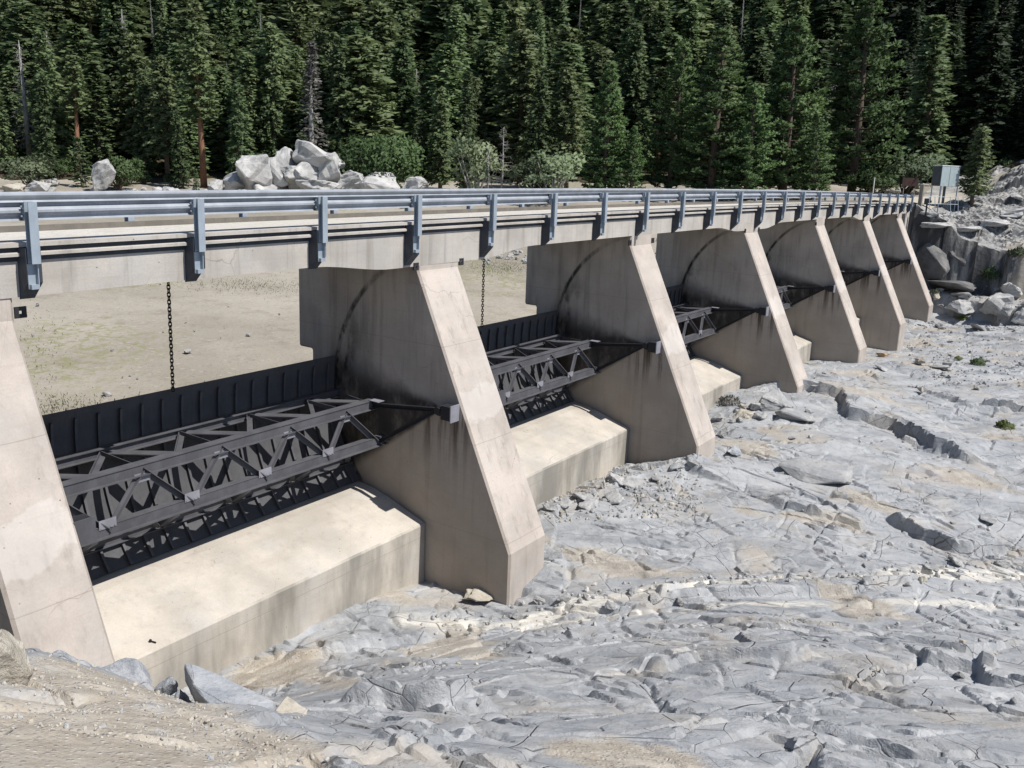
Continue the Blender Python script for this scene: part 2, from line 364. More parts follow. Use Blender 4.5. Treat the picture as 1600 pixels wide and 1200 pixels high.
def mat_metal(name, col, rough=.5, metal=0., var=.25, rustc=None, rusta=.0):
    m, nt, p = newmat(name); k = NT(nt); c = k.coord()
    n = k.noise(c, 2.2, 5, .6); d = tuple(v*(1-var) for v in col)
    out = k.mix(k.ramp(n, .35, .65), d, col)
    n2 = k.noise(k.map(c, (3, 3, .6)), 6, 4, .6)
    out = k.mix(k.ramp(n2, .5, .75, 0, .3), out, tuple(v*.55 for v in col))
    if rustc: out = k.mix(k.ramp(k.noise(c, 5, 5, .7), .56, .7, 0, rusta), out, rustc)
    k.link(out, p.inputs['Base Color']); p.inputs['Metallic'].default_value = metal
    k.link(k.ramp(n2, .3, .7, rough-.08, rough+.12), p.inputs['Roughness'])
    p.inputs['Specular IOR Level'].default_value = .22 if max(col) < .2 else .5
    k.link(k.bump(k.noise(c, 30, 3), .15, .004), p.inputs['Normal'])
    return m
def mat_rockbed():
    m, nt, p = newmat('grey bedrock'); k = NT(nt); c = k.coord()
    soil = k.attr('soil').outputs['Fac']; vein = k.attr('vein').outputs['Fac']; crack = k.attr('bank').outputs['Fac']
    st = k.map(c, (1, 1, 1), (0, 0, 0), (0, 0, -.557))
    n1 = k.noise(k.map(st, (.5, 1.2, 1)), .7, 6, .62, .4); n2 = k.noise(c, 3.0, 6, .65); n3 = k.noise(c, 22, 4, .7)
    col = k.mix(k.ramp(n1, .3, .7), (.235, .247, .262), (.405, .413, .418))
    col = k.mix(k.ramp(n2, .45, .75, 0, .5), col, (.43, .43, .42))
    w = k.noise(k.map(st, (.9, 2.4, 2)), 2.2, 5, .6, .5)
    col = k.mix(k.ramp(w, .57, .74, 0, .3), col, (.17, .175, .18))
    dk = k.vor(k.map(st, (1.0, 1.8, 1.8)), 2.6)
    col = k.mix(k.math('MULTIPLY', k.ramp(dk, .06, .16, 1, 0), k.ramp(n2, .45, .6)), col, (.10, .11, .12))
    tan = k.noise(k.map(c, (1, 1, 1), (9, 2, 0)), .45, 5, .6)
    col = k.mix(k.ramp(tan, .50, .74, 0, .60), col, (.40, .345, .27))
    red = k.noise(k.map(c, (1, 1, 1), (2, 12, 0)), .8, 5, .6)
    col = k.mix(k.ramp(red, .63, .76, 0, .5), col, (.27, .19, .145))
    # white quartz vein, broken up
    vn = k.math('MULTIPLY', vein, k.ramp(k.noise(k.map(st, (.8, 2, 1)), 1.8, 5, .65), .34, .50))
    col = k.mix(k.math('MULTIPLY', vn, .9), col, (.62, .59, .52))
    # granite bank
    gr = k.mix(k.ramp(k.noise(k.map(c, (.6, .6, .25)), .8, 6, .65), .35, .65), (.24, .24, .235), (.42, .41, .385))
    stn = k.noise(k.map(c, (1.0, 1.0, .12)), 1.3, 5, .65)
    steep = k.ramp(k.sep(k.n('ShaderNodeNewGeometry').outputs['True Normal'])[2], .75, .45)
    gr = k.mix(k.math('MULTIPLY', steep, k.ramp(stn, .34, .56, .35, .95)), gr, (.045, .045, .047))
    col = k.mix(crack, col, gr)
    sc = k.mix(k.ramp(k.noise(c, 2.0, 5, .65), .35, .65), (.34, .295, .235), (.43, .39, .325))
    peb = k.mix(k.ramp(k.sep(k.vor(c, 17, 'F1', 1))[0], .1, .9), (.28, .26, .24), (.56, .52, .46)); pv = k.vor(c, 17)
    sc = k.mix(k.ramp(pv, .25, .4, .55, 0), sc, peb)
    col = k.mix(k.math('MULTIPLY', soil, k.ramp(n2, .3, .5, .75, 1)), col, sc)
    hr = k.ramp(n3, .25, .8, .22, 0)
    col = k.mix(hr, col, (.12, .12, .12))
    k.link(col, p.inputs['Base Color']); p.inputs['Roughness'].default_value = .88; p.inputs['Specular IOR Level'].default_value = .2
    wv = k.n('ShaderNodeVectorMath', operation='ADD', i_0=k.map(st, (1, 1.35, 1.35)), i_1=k.n('ShaderNodeVectorMath', operation='SCALE', i_0=k.n('ShaderNodeTexNoise', i_Vector=c, i_Scale=.8, i_Detail=2.).outputs[1], i_3=.22).outputs[0]).outputs[0]
    crk = 0.; cm = None
    for sc_, wd_, lo, hi, sh_ in ((.45, .008, .40, .52, (0, 0, 0)), (1.1, .010, .48, .58, (3, 7, 0))):
        q = k.math('MULTIPLY', k.ramp(k.vor(wv, sc_, 'DISTANCE_TO_EDGE'), 0, wd_, 1, 0), k.ramp(k.noise(k.map(c, (1, 1, 1), sh_), .55, 4, .6), lo, hi))
        cm = q if cm is None else k.math('MAXIMUM', cm, q)
    cm = k.math('MULTIPLY', cm, k.math('SUBTRACT', 1., soil))
    crk = k.math('MULTIPLY', cm, -1.6)
    dark = k.mix(k.math('MULTIPLY', cm, .62), col, (.06, .06, .06)); k.link(dark, p.inputs['Base Color'])
    chip = k.n('ShaderNodeTexVoronoi', feature='F1', i_Vector=wv, i_Scale=3.0).outputs[1]
    crk = k.math('ADD', crk, k.math('MULTIPLY', k.sep(chip)[0], k.ramp(n2, .4, .6, .1, .7)))
    h = k.math('ADD', k.math('ADD', k.math('MULTIPLY', n2, 1.0), k.math('MULTIPLY', n3, .22)), k.math('ADD', k.math('MULTIPLY', w, .35), crk))
    h = k.math('ADD', h, k.math('MULTIPLY', k.math('MULTIPLY', k.ramp(pv, .1, .4, 1, 0), soil), .5))
    k.link(k.bump(h, .6, .045), p.inputs['Normal'])
    return m
def mat_ground(name, a, b, cdark, grass=None, pebble=.0):
    m, nt, p = newmat(name); k = NT(nt); c = k.coord()
    n1 = k.noise(c, .08, 6, .6); n2 = k.noise(c, .7, 6, .65); n3 = k.noise(c, 6, 4, .65)
    col = k.mix(k.ramp(n1, .35, .65), a, b)
    col = k.mix(k.ramp(n2, .5, .75, 0, .5), col, cdark)
    col = k.mix(k.ramp(n3, .55, .75, 0, .45), col, tuple(v*.5 for v in cdark))
    if grass:
        g = k.math('MULTIPLY', k.ramp(k.noise(k.map(c, (1, 1, 1), (4, 7, 0)), .11, 4, .6), .50, .62), k.ramp(k.noise(c, 2.5, 4, .7), .46, .6))
        col = k.mix(k.math('MULTIPLY', g, .75), col, grass)
    if pebble:
        v = k.vor(c, 2.2); col = k.mix(k.math('MULTIPLY', k.ramp(v, .12, .22, 1, 0), pebble), col, (.45, .42, .38))
    k.link(col, p.inputs['Base Color']); p.inputs['Roughness'].default_value = .95; p.inputs['Specular IOR Level'].default_value = .1
    k.link(k.bump(k.math('ADD', n2, k.math('MULTIPLY', n3, .5)), .6, .15), p.inputs['Normal'])
    return m
def mat_rock(name, a, b, dark, sc=1.):
    m, nt, p = newmat(name); k = NT(nt); c = k.coord()
    rnd = k.n('ShaderNodeObjectInfo').outputs['Random']
    off = k.n('ShaderNodeVectorMath', operation='ADD', i_0=c, i_1=k.n('ShaderNodeCombineXYZ', i_0=k.math('MULTIPLY', rnd, 31.), i_1=k.math('MULTIPLY', rnd, 17.)).outputs[0]).outputs[0]
    n1 = k.noise(off, 1.1*sc, 6, .65, .3); n2 = k.noise(off, 6*sc, 5, .7)
    col = k.mix(k.ramp(n1, .35, .65), a, b); col = k.mix(k.ramp(n2, .5, .75, 0, .6), col, dark)
    col = k.mix(k.ramp(k.noise(k.map(off, (1, 1, .3)), 2*sc, 4), .55, .75, 0, .4), col, dark)
    k.link(col, p.inputs['Base Color']); p.inputs['Roughness'].default_value = .9; p.inputs['Specular IOR Level'].default_value = .15
    k.link(k.bump(k.math('ADD', n1, k.math('MULTIPLY', n2, .4)), .8, .12/sc), p.inputs['Normal'])
    return m
def mat_leaf(name, a, b, trans=.3, hue=.0):
    m, nt, p = newmat(name); k = NT(nt); c = k.coord()
    rnd = k.n('ShaderNodeObjectInfo').outputs['Random']
    n = k.noise(c, .45, 3, .6); cl = k.attr('tone').outputs['Fac']
    f = k.math('ADD', k.math('MULTIPLY', cl, .6), k.math('MULTIPLY', n, .5))
    col = k.mix(k.ramp(f, .2, .9), a, b)
    col = k.mix(k.ramp(rnd, 0, 1, .0, .5), col, tuple(v*.55 for v in a)); col = k.mix(k.ramp(k.math('FRACT', k.math('MULTIPLY', rnd, 7.3)), .5, 1, 0, .35), col, (b[0]*.9, b[1]*1.08, b[2]*1.0))
    k.link(col, p.inputs['Base Color']); p.inputs['Roughness'].default_value = .65; p.inputs['Specular IOR Level'].default_value = .25
    tr = k.n('ShaderNodeBsdfTranslucent'); k.link(col, tr.inputs[0])
    mx = k.n('ShaderNodeMixShader', i_0=trans); k.link(p.outputs[0], mx.inputs[1]); k.link(tr.outputs[0], mx.inputs[2])
    out = [q for q in nt.nodes if q.type == 'OUTPUT_MATERIAL'][0]; k.link(mx.outputs[0], out.inputs[0])
    return m
def mat_bark(name, a, b):
    m, nt, p = newmat(name); k = NT(nt); c = k.coord()
    n = k.noise(k.map(c, (4, 4, .5)), 2.0, 5, .65)
    k.link(k.mix(k.ramp(n, .3, .7), a, b), p.inputs['Base Color']); p.inputs['Roughness'].default_value = .9
    k.link(k.bump(n, .7, .05), p.inputs['Normal'])
    return m

M = dict(
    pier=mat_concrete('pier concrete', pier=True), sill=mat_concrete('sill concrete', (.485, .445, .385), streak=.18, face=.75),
    deck=mat_concrete('deck concrete', (.45, .42, .38), streak=.4),
    curb=mat_concrete('curb concrete', (.55, .52, .45), streak=.15),
    steel=mat_metal('grey gate paint', (.095, .095, .104), .6), skin=mat_metal('gate skin paint', (.078, .078, .083), .72, var=.15),
    galv=mat_metal('galvanised steel', (.32, .37, .42), .45, .15, .15), beam=mat_metal('weathered rail steel', (.33, .355, .39), .58, .1, .2),
    brown_rail=mat_metal('brown grey rail', (.17, .155, .135), .7, 0, .2, (.22, .15, .09), .3), chain=mat_metal('rusted chain', (.035, .028, .026), .7, .2, .3, (.08, .04, .025), .6),
    black=mat_metal('black steel', (.03, .03, .034), .5), bracket=mat_metal('grey bracket', (.24, .24, .27), .5),
    bed=mat_rockbed(), sand=mat_ground('reservoir sand', (.25, .226, .186), (.345, .315, .265), (.165, .14, .11), (.20, .20, .10), .25),
    hill=mat_ground('forest floor', (.045, .042, .026), (.075, .065, .042), (.022, .024, .014), (.035, .05, .018), .25),
    road=mat_ground('sandy road', (.42, .38, .31), (.46, .42, .35), (.34, .30, .24)),
    asphalt=mat_ground('bridge roadway', (.46, .44, .39), (.50, .48, .43), (.36, .34, .30)), deckshade=mat_metal('dark blue grey shade', (.055, .062, .075), .55),  # last colour holds the shade of the corbels and deck edge
    rock=mat_rock('grey rock', (.26, .265, .27), (.40, .395, .38), (.13, .13, .13)), granite=mat_rock('pale granite', (.30, .30, .295), (.47, .46, .44), (.10, .10, .10), .8),
    cliffrock=mat_rock('streaked cliff granite', (.09, .09, .092), (.22, .215, .205), (.025, .025, .026), .35), tanrock=mat_rock('tan rock', (.36, .325, .265), (.44, .41, .35), (.20, .18, .145)), orange=mat_rock('orange rock', (.40, .25, .13), (.48, .34, .21), (.24, .15, .09), 2.),
    bluerock=mat_rock('blue grey slab', (.265, .28, .30), (.37, .38, .39), (.14, .145, .155), 1.5),
    fir=mat_leaf('fir needles', (.065, .105, .045), (.19, .24, .11)), darkfir=mat_leaf('dark fir needles', (.04, .066, .03), (.11, .15, .066)),
    pine=mat_leaf('pine needles', (.06, .105, .04), (.175, .26, .10)), olive=mat_leaf('olive needles', (.08, .11, .048), (.20, .235, .11)),
    deepfir=mat_leaf('shaded fir needles', (.014, .024, .012), (.038, .056, .026)), shrub=mat_leaf('shrub leaves', (.05, .085, .03), (.12, .17, .07)), pale=mat_leaf('pale leaves', (.14, .18, .10), (.27, .31, .18)), greyleaf=mat_leaf('grey green leaves', (.075, .10, .055), (.16, .19, .11)),  # first needles: shade of the right-hand forest put into their colour
    greydead=mat_leaf('bare grey twigs', (.12, .115, .10), (.25, .24, .22)), brownleaf=mat_leaf('brown needles', (.17, .08, .04), (.28, .15, .08)),
    bark=mat_bark('brown bark', (.055, .04, .03), (.13, .095, .07)), redbark=mat_bark('red bark', (.17, .075, .04), (.28, .15, .09)), dead=mat_bark('bleached wood', (.20, .19, .175), (.38, .365, .345)),
    box=mat_metal('grey green sheet', (.36, .43, .44), .4, .1, .12), boxdark=mat_metal('dark grey sheet', (.085, .10, .11), .5), signbrown=mat_metal('brown board', (.075, .045, .04), .7), white=mat_metal('white painted steel', (.72, .72, .72), .5, 0, .1),
    wood=mat_bark('weathered timber', (.16, .14, .12), (.28, .25, .21)), grass=mat_leaf('grass blades', (.10, .13, .03), (.21, .24, .07)),
)

# ------------------------------------------------------------------ mesh builder
class MB:
    def __init__(s): s.v = []; s.f = []
    def add(s, vs, fs):
        o = len(s.v); s.v += [tuple(q) for q in vs]; s.f += [tuple(i+o for i in f) for f in fs]
    def box(s, x0, x1, y0, y1, z0, z1):
        s.add([(x0, y0, z0), (x1, y0, z0), (x1, y1, z0), (x0, y1, z0), (x0, y0, z1), (x1, y0, z1), (x1, y1, z1), (x0, y1, z1)],
              [(0, 3, 2, 1), (4, 5, 6, 7), (0, 1, 5, 4), (1, 2, 6, 5), (2, 3, 7, 6), (3, 0, 4, 7)])
    def bar(s, a, b, w, h, upv=(0, 0, 1)):
        a = Vector(a); b = Vector(b); d = (b-a).normalized(); u = Vector(upv); sd_ = d.cross(u)
        if sd_.length < 1e-4: sd_ = d.cross(Vector((1, 0, 0)))
        sd_.normalize(); u = sd_.cross(d)
        q = [a-sd_*w/2-u*h/2, a+sd_*w/2-u*h/2, a+sd_*w/2+u*h/2, a-sd_*w/2+u*h/2]; r = [v+(b-a) for v in q]
        s.add(q+r, [(0, 1, 2, 3), (7, 6, 5, 4), (0, 4, 5, 1), (1, 5, 6, 2), (2, 6, 7, 3), (3, 7, 4, 0)])
    def angle(s, a, b, w, h, t=.018, upv=(0, 0, 1)):      # an L section
        a = Vector(a); b = Vector(b); d = (b-a).normalized(); u = Vector(upv); sd_ = d.cross(u)
        if sd_.length < 1e-4: sd_ = d.cross(Vector((1, 0, 0)))
        sd_.normalize(); u = sd_.cross(d)
        s.bar(a-u*(h/2-t/2), b-u*(h/2-t/2), w, t, upv)
        s.bar(a-sd_*(w/2-t/2)+u*t/2, b-sd_*(w/2-t/2)+u*t/2, t, h-t, upv)
    def ibeam(s, a, b, w, h, t=.02, upv=(0, 0, 1)):
        a = Vector(a); b = Vector(b); d = (b-a).normalized(); u = Vector(upv); sd_ = d.cross(u).normalized(); u = sd_.cross(d)
        s.bar(a+u*(h/2-t/2), b+u*(h/2-t/2), w, t, upv); s.bar(a-u*(h/2-t/2), b-u*(h/2-t/2), w, t, upv); s.bar(a, b, t, h-2*t, upv)
    def tube(s, pts, rad, n=8, cap=True):
        pts = [Vector(p) for p in pts]; o = len(s.v); m = len(pts)
        if not hasattr(rad, '__len__'): rad = [rad]*m
        ref = Vector((.31, .17, .93)).normalized()
        for i, p in enumerate(pts):
            d = (pts[min(i+1, m-1)]-pts[max(i-1, 0)]).normalized(); a = d.cross(ref)
            if a.length < 1e-3: a = d.cross(Vector((1, 0, 0)))
            a.normalize(); b = d.cross(a)
            for j in range(n):
                t = 2*math.pi*j/n; s.v.append(tuple(p+(a*math.cos(t)+b*math.sin(t))*rad[i]))
        for i in range(m-1):
            for j in range(n): s.f.append((o+i*n+j, o+i*n+(j+1) % n, o+(i+1)*n+(j+1) % n, o+(i+1)*n+j))
        if cap: s.f.append(tuple(o+j for j in reversed(range(n)))); s.f.append(tuple(o+(m-1)*n+j for j in range(n)))
    def prism(s, prof, y0, y1):               # profile in (x,z), extruded along y
        n = len(prof); o = len(s.v)
        s.v += [(x, y0, z) for x, z in prof]+[(x, y1, z) for x, z in prof]
        s.f.append(tuple(o+i for i in range(n))); s.f.append(tuple(o+n+i for i in reversed(range(n))))
        for i in range(n): j = (i+1) % n; s.f.append((o+j, o+i, o+n+i, o+n+j))
    def sweep(s, prof, ys, place, closed=True, caps=True):   # profile points swept along y; place(x,z,y,i)->point
        n = len(prof(ys[0])); o = len(s.v)
        for y in ys:
            for i, (x, z) in enumerate(prof(y)): s.v.append(tuple(place(x, z, y)))
        m = len(ys)
        for a in range(m-1):
            for i in range(n if closed else n-1):
                j = (i+1) % n; s.f.append((o+a*n+j, o+a*n+i, o+(a+1)*n+i, o+(a+1)*n+j))
        if caps and closed: s.f.append(tuple(o+i for i in range(n))); s.f.append(tuple(o+(m-1)*n+i for i in reversed(range(n))))
    def mesh(s, name, recalc=True):
        me = bpy.data.meshes.new(name); me.from_pydata(s.v, [], s.f); me.update()
        if recalc:
            b = bmesh.new(); b.from_mesh(me); bmesh.ops.recalc_face_normals(b, faces=b.faces); b.to_mesh(me); b.free()
        return me
    def build(s, name, mat, parent=None, loc=None, smooth=False):
        me = s.mesh(name); me.materials.append(mat)
        if smooth:
            for p in me.polygons: p.use_smooth = True
        return link(name, me, parent, loc)
def link(name, me, parent=None, loc=None):
    o = bpy.data.objects.new(name, me); COL.objects.link(o)
    if loc is not None: o.location = loc
    if parent: o.parent = parent
    return o
def empty(name, loc):
    o = bpy.data.objects.new(name, None); COL.objects.link(o); o.location = loc; o.empty_display_size = .3; return o
def tag(o, label=None, cat=None, group=None, kind=None):
    if label: o['label'] = label
    if cat: o['category'] = cat
    if group: o['group'] = group
    if kind: o['kind'] = kind
    return o
def bevel(o, w, seg=1, angle=30):
    md = o.modifiers.new('edge', 'BEVEL'); md.width = w; md.segments = seg; md.limit_method = 'ANGLE'; md.angle_limit = math.radians(angle)
def copy_tree(o, parent=None):
    c = o.copy(); COL.objects.link(c)
    if parent: c.parent = parent
    for ch in list(o.children): copy_tree(ch, c)
    return c

# ------------------------------------------------------------------ ground sheets
def sheet(name, x0, x1, y0, y1, step, mat, fine, drop=0., mask=None):
    nx = int(round((x1-x0)/step))+1; ny = int(round((y1-y0)/step))+1
    X, Y = np.meshgrid(np.linspace(x0, x1, nx), np.linspace(y0, y1, ny)); xf = X.ravel(); yf = Y.ravel()
    h, soil = ground_h(xf, yf, fine)
    V = np.stack([xf, yf, h-drop], 1)
    i = np.arange(nx*ny).reshape(ny, nx)
    q = np.stack([i[:-1, :-1].ravel(), i[:-1, 1:].ravel(), i[1:, 1:].ravel(), i[1:, :-1].ravel()], 1)
    if mask is not None: q = q[mask(xf[q].mean(1), yf[q].mean(1))]
    me = bpy.data.meshes.new(name)
    me.vertices.add(len(V)); me.vertices.foreach_set('co', V.ravel())
    me.loops.add(q.size); me.loops.foreach_set('vertex_index', q.ravel().astype(np.int32))
    me.polygons.add(len(q)); me.polygons.foreach_set('loop_start', (np.arange(len(q))*4).astype(np.int32)); me.polygons.foreach_set('loop_total', np.full(len(q), 4, np.int32))
    me.update(calc_edges=True); me.validate()
    me.polygons.foreach_set('use_smooth', np.ones(len(q), bool))
    me.materials.append(mat)
    if fine: me.set_sharp_from_angle(angle=math.radians(24))
    def at_(nm, val):
        a = me.attributes.new(nm, 'FLOAT', 'POINT'); a.data.foreach_set('value', val.astype(np.float32))
    if fine:
        at_('soil', soil)
        d1 = np.abs(seg_dist(xf, yf, VEIN)[0]); d2 = np.abs(seg_dist(xf, yf, VEIN2)[0])
        nn = fbm(xf*.7, yf*.7, 3, 61)
        at_('vein', np.maximum(sstep(.62, .2, d1+.3*nn), .9*sstep(.32, .1, d2+.18*nn)))
        at_('bank', sstep(-3.2, -2.6, yf-cliff_y(xf)))
    o = link(name, me); tag(o, kind='structure'); return o
bed = sheet('bedrock', -19.0, 4.0, 0.6, 34.0, .045, M['bed'], True)
bed2 = sheet('bedrock', -19.0, 6.0, 33.9, 116.0, .12, M['bed'], True, .02)
bed3 = sheet('bedrock', 3.8, 40.0, -6, 116.0, .5, M['bed'], True, .04)
bed4 = sheet('bank', -19, 4.0, -10, .8, .2, M['bed'], True, .03)
res = sheet('reservoir_bed', -130, -18.9, -40, 112, .7, M['sand'], False, .03)
hill = sheet('hillside', -420, 160, -60, 480, 4.0, M['hill'], False, .6, lambda x, y: ~((x > -130) & (x < 37) & (y > -38) & (y < 96)))
# forest floor nearer in, and the sandy road leaving the bridge
def shore_d(x, y):
    d, _ = seg_dist(np.asarray(x, float), np.asarray(y, float), SHORE); return d
shore = sheet('shore', -135, 40, -40, 135, .9, M['hill'], False, -.05, lambda x, y: (shore_d(x, y) < -7.0+5*fbm(x*.1, y*.1, 2, 81)) & ~((x > -13) & (y < 115)))
def drape(name, path, width, mat, lift, step=.5, kind='structure'):
    mb = MB(); pts = [Vector((*p, 0)) for p in path]; sm = []
    for i in range(len(pts)-1):
        n = max(2, int((pts[i+1]-pts[i]).length/step))
        p0 = pts[max(i-1, 0)]; p1 = pts[i]; p2 = pts[i+1]; p3 = pts[min(i+2, len(pts)-1)]
        for k in range(n):
            t = k/n; sm.append(.5*((2*p1)+(p2-p0)*t+(2*p0-5*p1+4*p2-p3)*t*t+(3*p1-p0-3*p2+p3)*t**3))
    sm.append(pts[-1]); m = 9; P = []
    for i, p in enumerate(sm):
        d = (sm[min(i+1, len(sm)-1)]-sm[max(i-1, 0)]).normalized(); nrm = Vector((-d.y, d.x, 0))
        for j in range(m): P.append(p+nrm*width*(j/(m-1)-.5))
    H = ground_h(np.array([q.x for q in P]), np.array([q.y for q in P]))[0]
    mb.v = [(q.x, q.y, float(h)+lift) for q, h in zip(P, H)]
    for i in range(len(sm)-1):
        for j in range(m-1): mb.f.append((i*m+j, i*m+j+1, (i+1)*m+j+1, (i+1)*m+j))
    o = mb.build(name, mat, smooth=True); tag(o, kind=kind); return o
drape('road', [(-17.2, 84.6), (-16.6, 90), (-15.2, 96), (-12.4, 103), (-9, 112), (-8, 122)], 5.6, M['road'], .08)

# ------------------------------------------------------------------ bridge deck
def haunch(y):
    h = 0
    for k in (2, 4, 6): h = max(h, float(sstep(4.6, 1.9, abs(y-(YK(k)+T/2)))))
    return h
Y_END = 83.2
def deck_prof(y):
    zb = -2.37-.25*haunch(y)
    near = [(0, zb), (0, -1.66), (.10, -1.655), (.10, -1.60), (.02, -1.575), (.02, -1.50), (.12, -1.495), (.12, -1.42), (-.38, -1.41), (-.40, -1.62)]
    w = 4.0
    return near + [(-w-.10, -1.62), (-w-.10, -1.80), (-w, -1.82), (-w, zb), (-w+.5, zb), (-w+.5, -1.95), (-.5, -1.95), (-.5, zb)]
ys = [-6+.4*i for i in range(int((Y_END+6)/.4)+1)]+[Y_END]
def dplace(x, z, y): return (XF+cx(y)+x, y, z+cz(y))
deck = empty('bridge_deck', (XF, 38, -2.4))
tag(deck, 'long concrete bridge deck carried on the row of piers', 'bridge')
def child(mb, name, mat, parent, smooth=False):
    o = mb.build(name, mat, smooth=smooth); o.parent = parent; o.matrix_parent_inverse = Matrix.Translation(-Vector(parent.location)); return o
mb = MB(); mb.sweep(deck_prof, ys, dplace); sl_ = child(mb, 'slab', M['deck'], deck)
mb = MB(); mb.sweep(lambda y: [(-.46, -1.615), (-4.08, -1.615), (-4.08, -1.59), (-.46, -1.59)], ys, dplace); child(mb, 'roadway', M['asphalt'], deck)
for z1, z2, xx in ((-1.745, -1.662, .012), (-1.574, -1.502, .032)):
    mb = MB(); mb.sweep(lambda y: [(xx-.03, z1), (xx, z1), (xx, z2), (xx-.03, z2)], ys, dplace); child(mb, 'shade_strip', M['deckshade'], deck)  # added dark strips, painting the shadow bands under the deck lips
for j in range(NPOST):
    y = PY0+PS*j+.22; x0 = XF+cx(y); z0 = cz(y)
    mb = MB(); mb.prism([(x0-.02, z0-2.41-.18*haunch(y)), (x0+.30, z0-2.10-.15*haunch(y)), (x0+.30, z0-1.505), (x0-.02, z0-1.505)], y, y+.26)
    child(mb, 'corbel', M['deckshade'], deck)  # concrete corbels, their shade put into the dark colour

# ------------------------------------------------------------------ guardrails
def wbeam_prof(flip):
    p = [(0, .155), (.03, .150), (.075, .125), (.08, .085), (.03, .045), (0, .02), (0, -.02), (.03, -.045), (.08, -.085), (.075, -.125), (.03, -.150), (0, -.155)]
    q = [(-x if flip else x, z) for x, z in p]
    return q+[(x-.006 if flip else x+.006, z*.97) for x, z in reversed(q)]
def wbeam(x, z, y0, y1, flip, parent, mat, name='rail_beam'):
    mb = MB(); yy = np.linspace(y0, y1, int((y1-y0)/1.6)+2)
    mb.sweep(lambda y: wbeam_prof(flip), list(yy), lambda a, b, y: (x+cx(y)+a, y, z+cz(y)+b))
    o = child(mb, name, mat, parent); return o
gr = empty('guardrail', (XF+.3, 40, -1.4)); tag(gr, 'near steel guardrail on blue grey posts along the downstream edge', 'guardrail')
wbeam(-15.19, -.885, -4, 82.3, True, gr, M['beam'])
for j in range(-3, NPOST):
    y = PY0+PS*j+.25; x = XF+cx(y); z = cz(y)
    mb = MB(); a = x+.30
    t = .018
    mb.box(a+.135, a+.15, y, y+.15, z-1.76, z-.715); mb.box(a, a+.016, y, y+.15, z-1.76, z-.715); mb.box(a+.016, a+.135, y+.068, y+.082, z-1.76, z-.715)
    po = child(mb, 'post', M['galv'], gr)
    mb = MB(); mb.box(a+.002, a+.012, y-.02, y+.13, z-2.2, z-1.77); mb.box(a+.012, a+.09, y+.115, y+.13, z-2.2, z-1.765); mb.box(a+.012, a+.09, y-.005, y+.115, z-2.2, z-2.12)
    child(mb, 'bracket', M['galv'], po)
    mb = MB(); mb.box(a-.11, a-.002, y+.02, y+.13, z-1.03, z-.74); mb.bar((a-.06, y-.03, z-.80), (a-.06, y+.02, z-.80), .03, .03); mb.bar((a-.06, y-.03, z-.96), (a-.06, y+.02, z-.96), .03, .03)
    child(mb, 'blockout', M['galv'], po)
fr = empty('guardrail', (XF-3.7, 40, -1.4)); tag(fr, 'far guardrail with white rail above a brown grey lower rail', 'guardrail')
XR = -19.22
wbeam(XR, -.905, -6, 86.0, False, fr, M['beam'])
mb = MB(); yy = list(np.linspace(-6, 86.5, 58)); mb.sweep(lambda y: [(0, -1.46), (0, -1.60), (.05, -1.60), (.05, -1.46)], yy, lambda a, b, y: (XR+.02+cx(y)+a, y, b+cz(y))); child(mb, 'rub_rail', M['brown_rail'], fr)
for j in range(-4, NPOST+1):
    y = PY0+PS*j+1.35; x = XR+cx(y)
    mb = MB(); mb.box(x-.17, x-.155, y, y+.15, cz(y)-1.72, cz(y)-.74); mb.box(x-.015, x-.001, y, y+.15, cz(y)-1.72, cz(y)-.74); mb.box(x-.155, x-.015, y+.07, y+.08, cz(y)-1.72, cz(y)-.74)
    child(mb, 'post', M['galv'], fr)

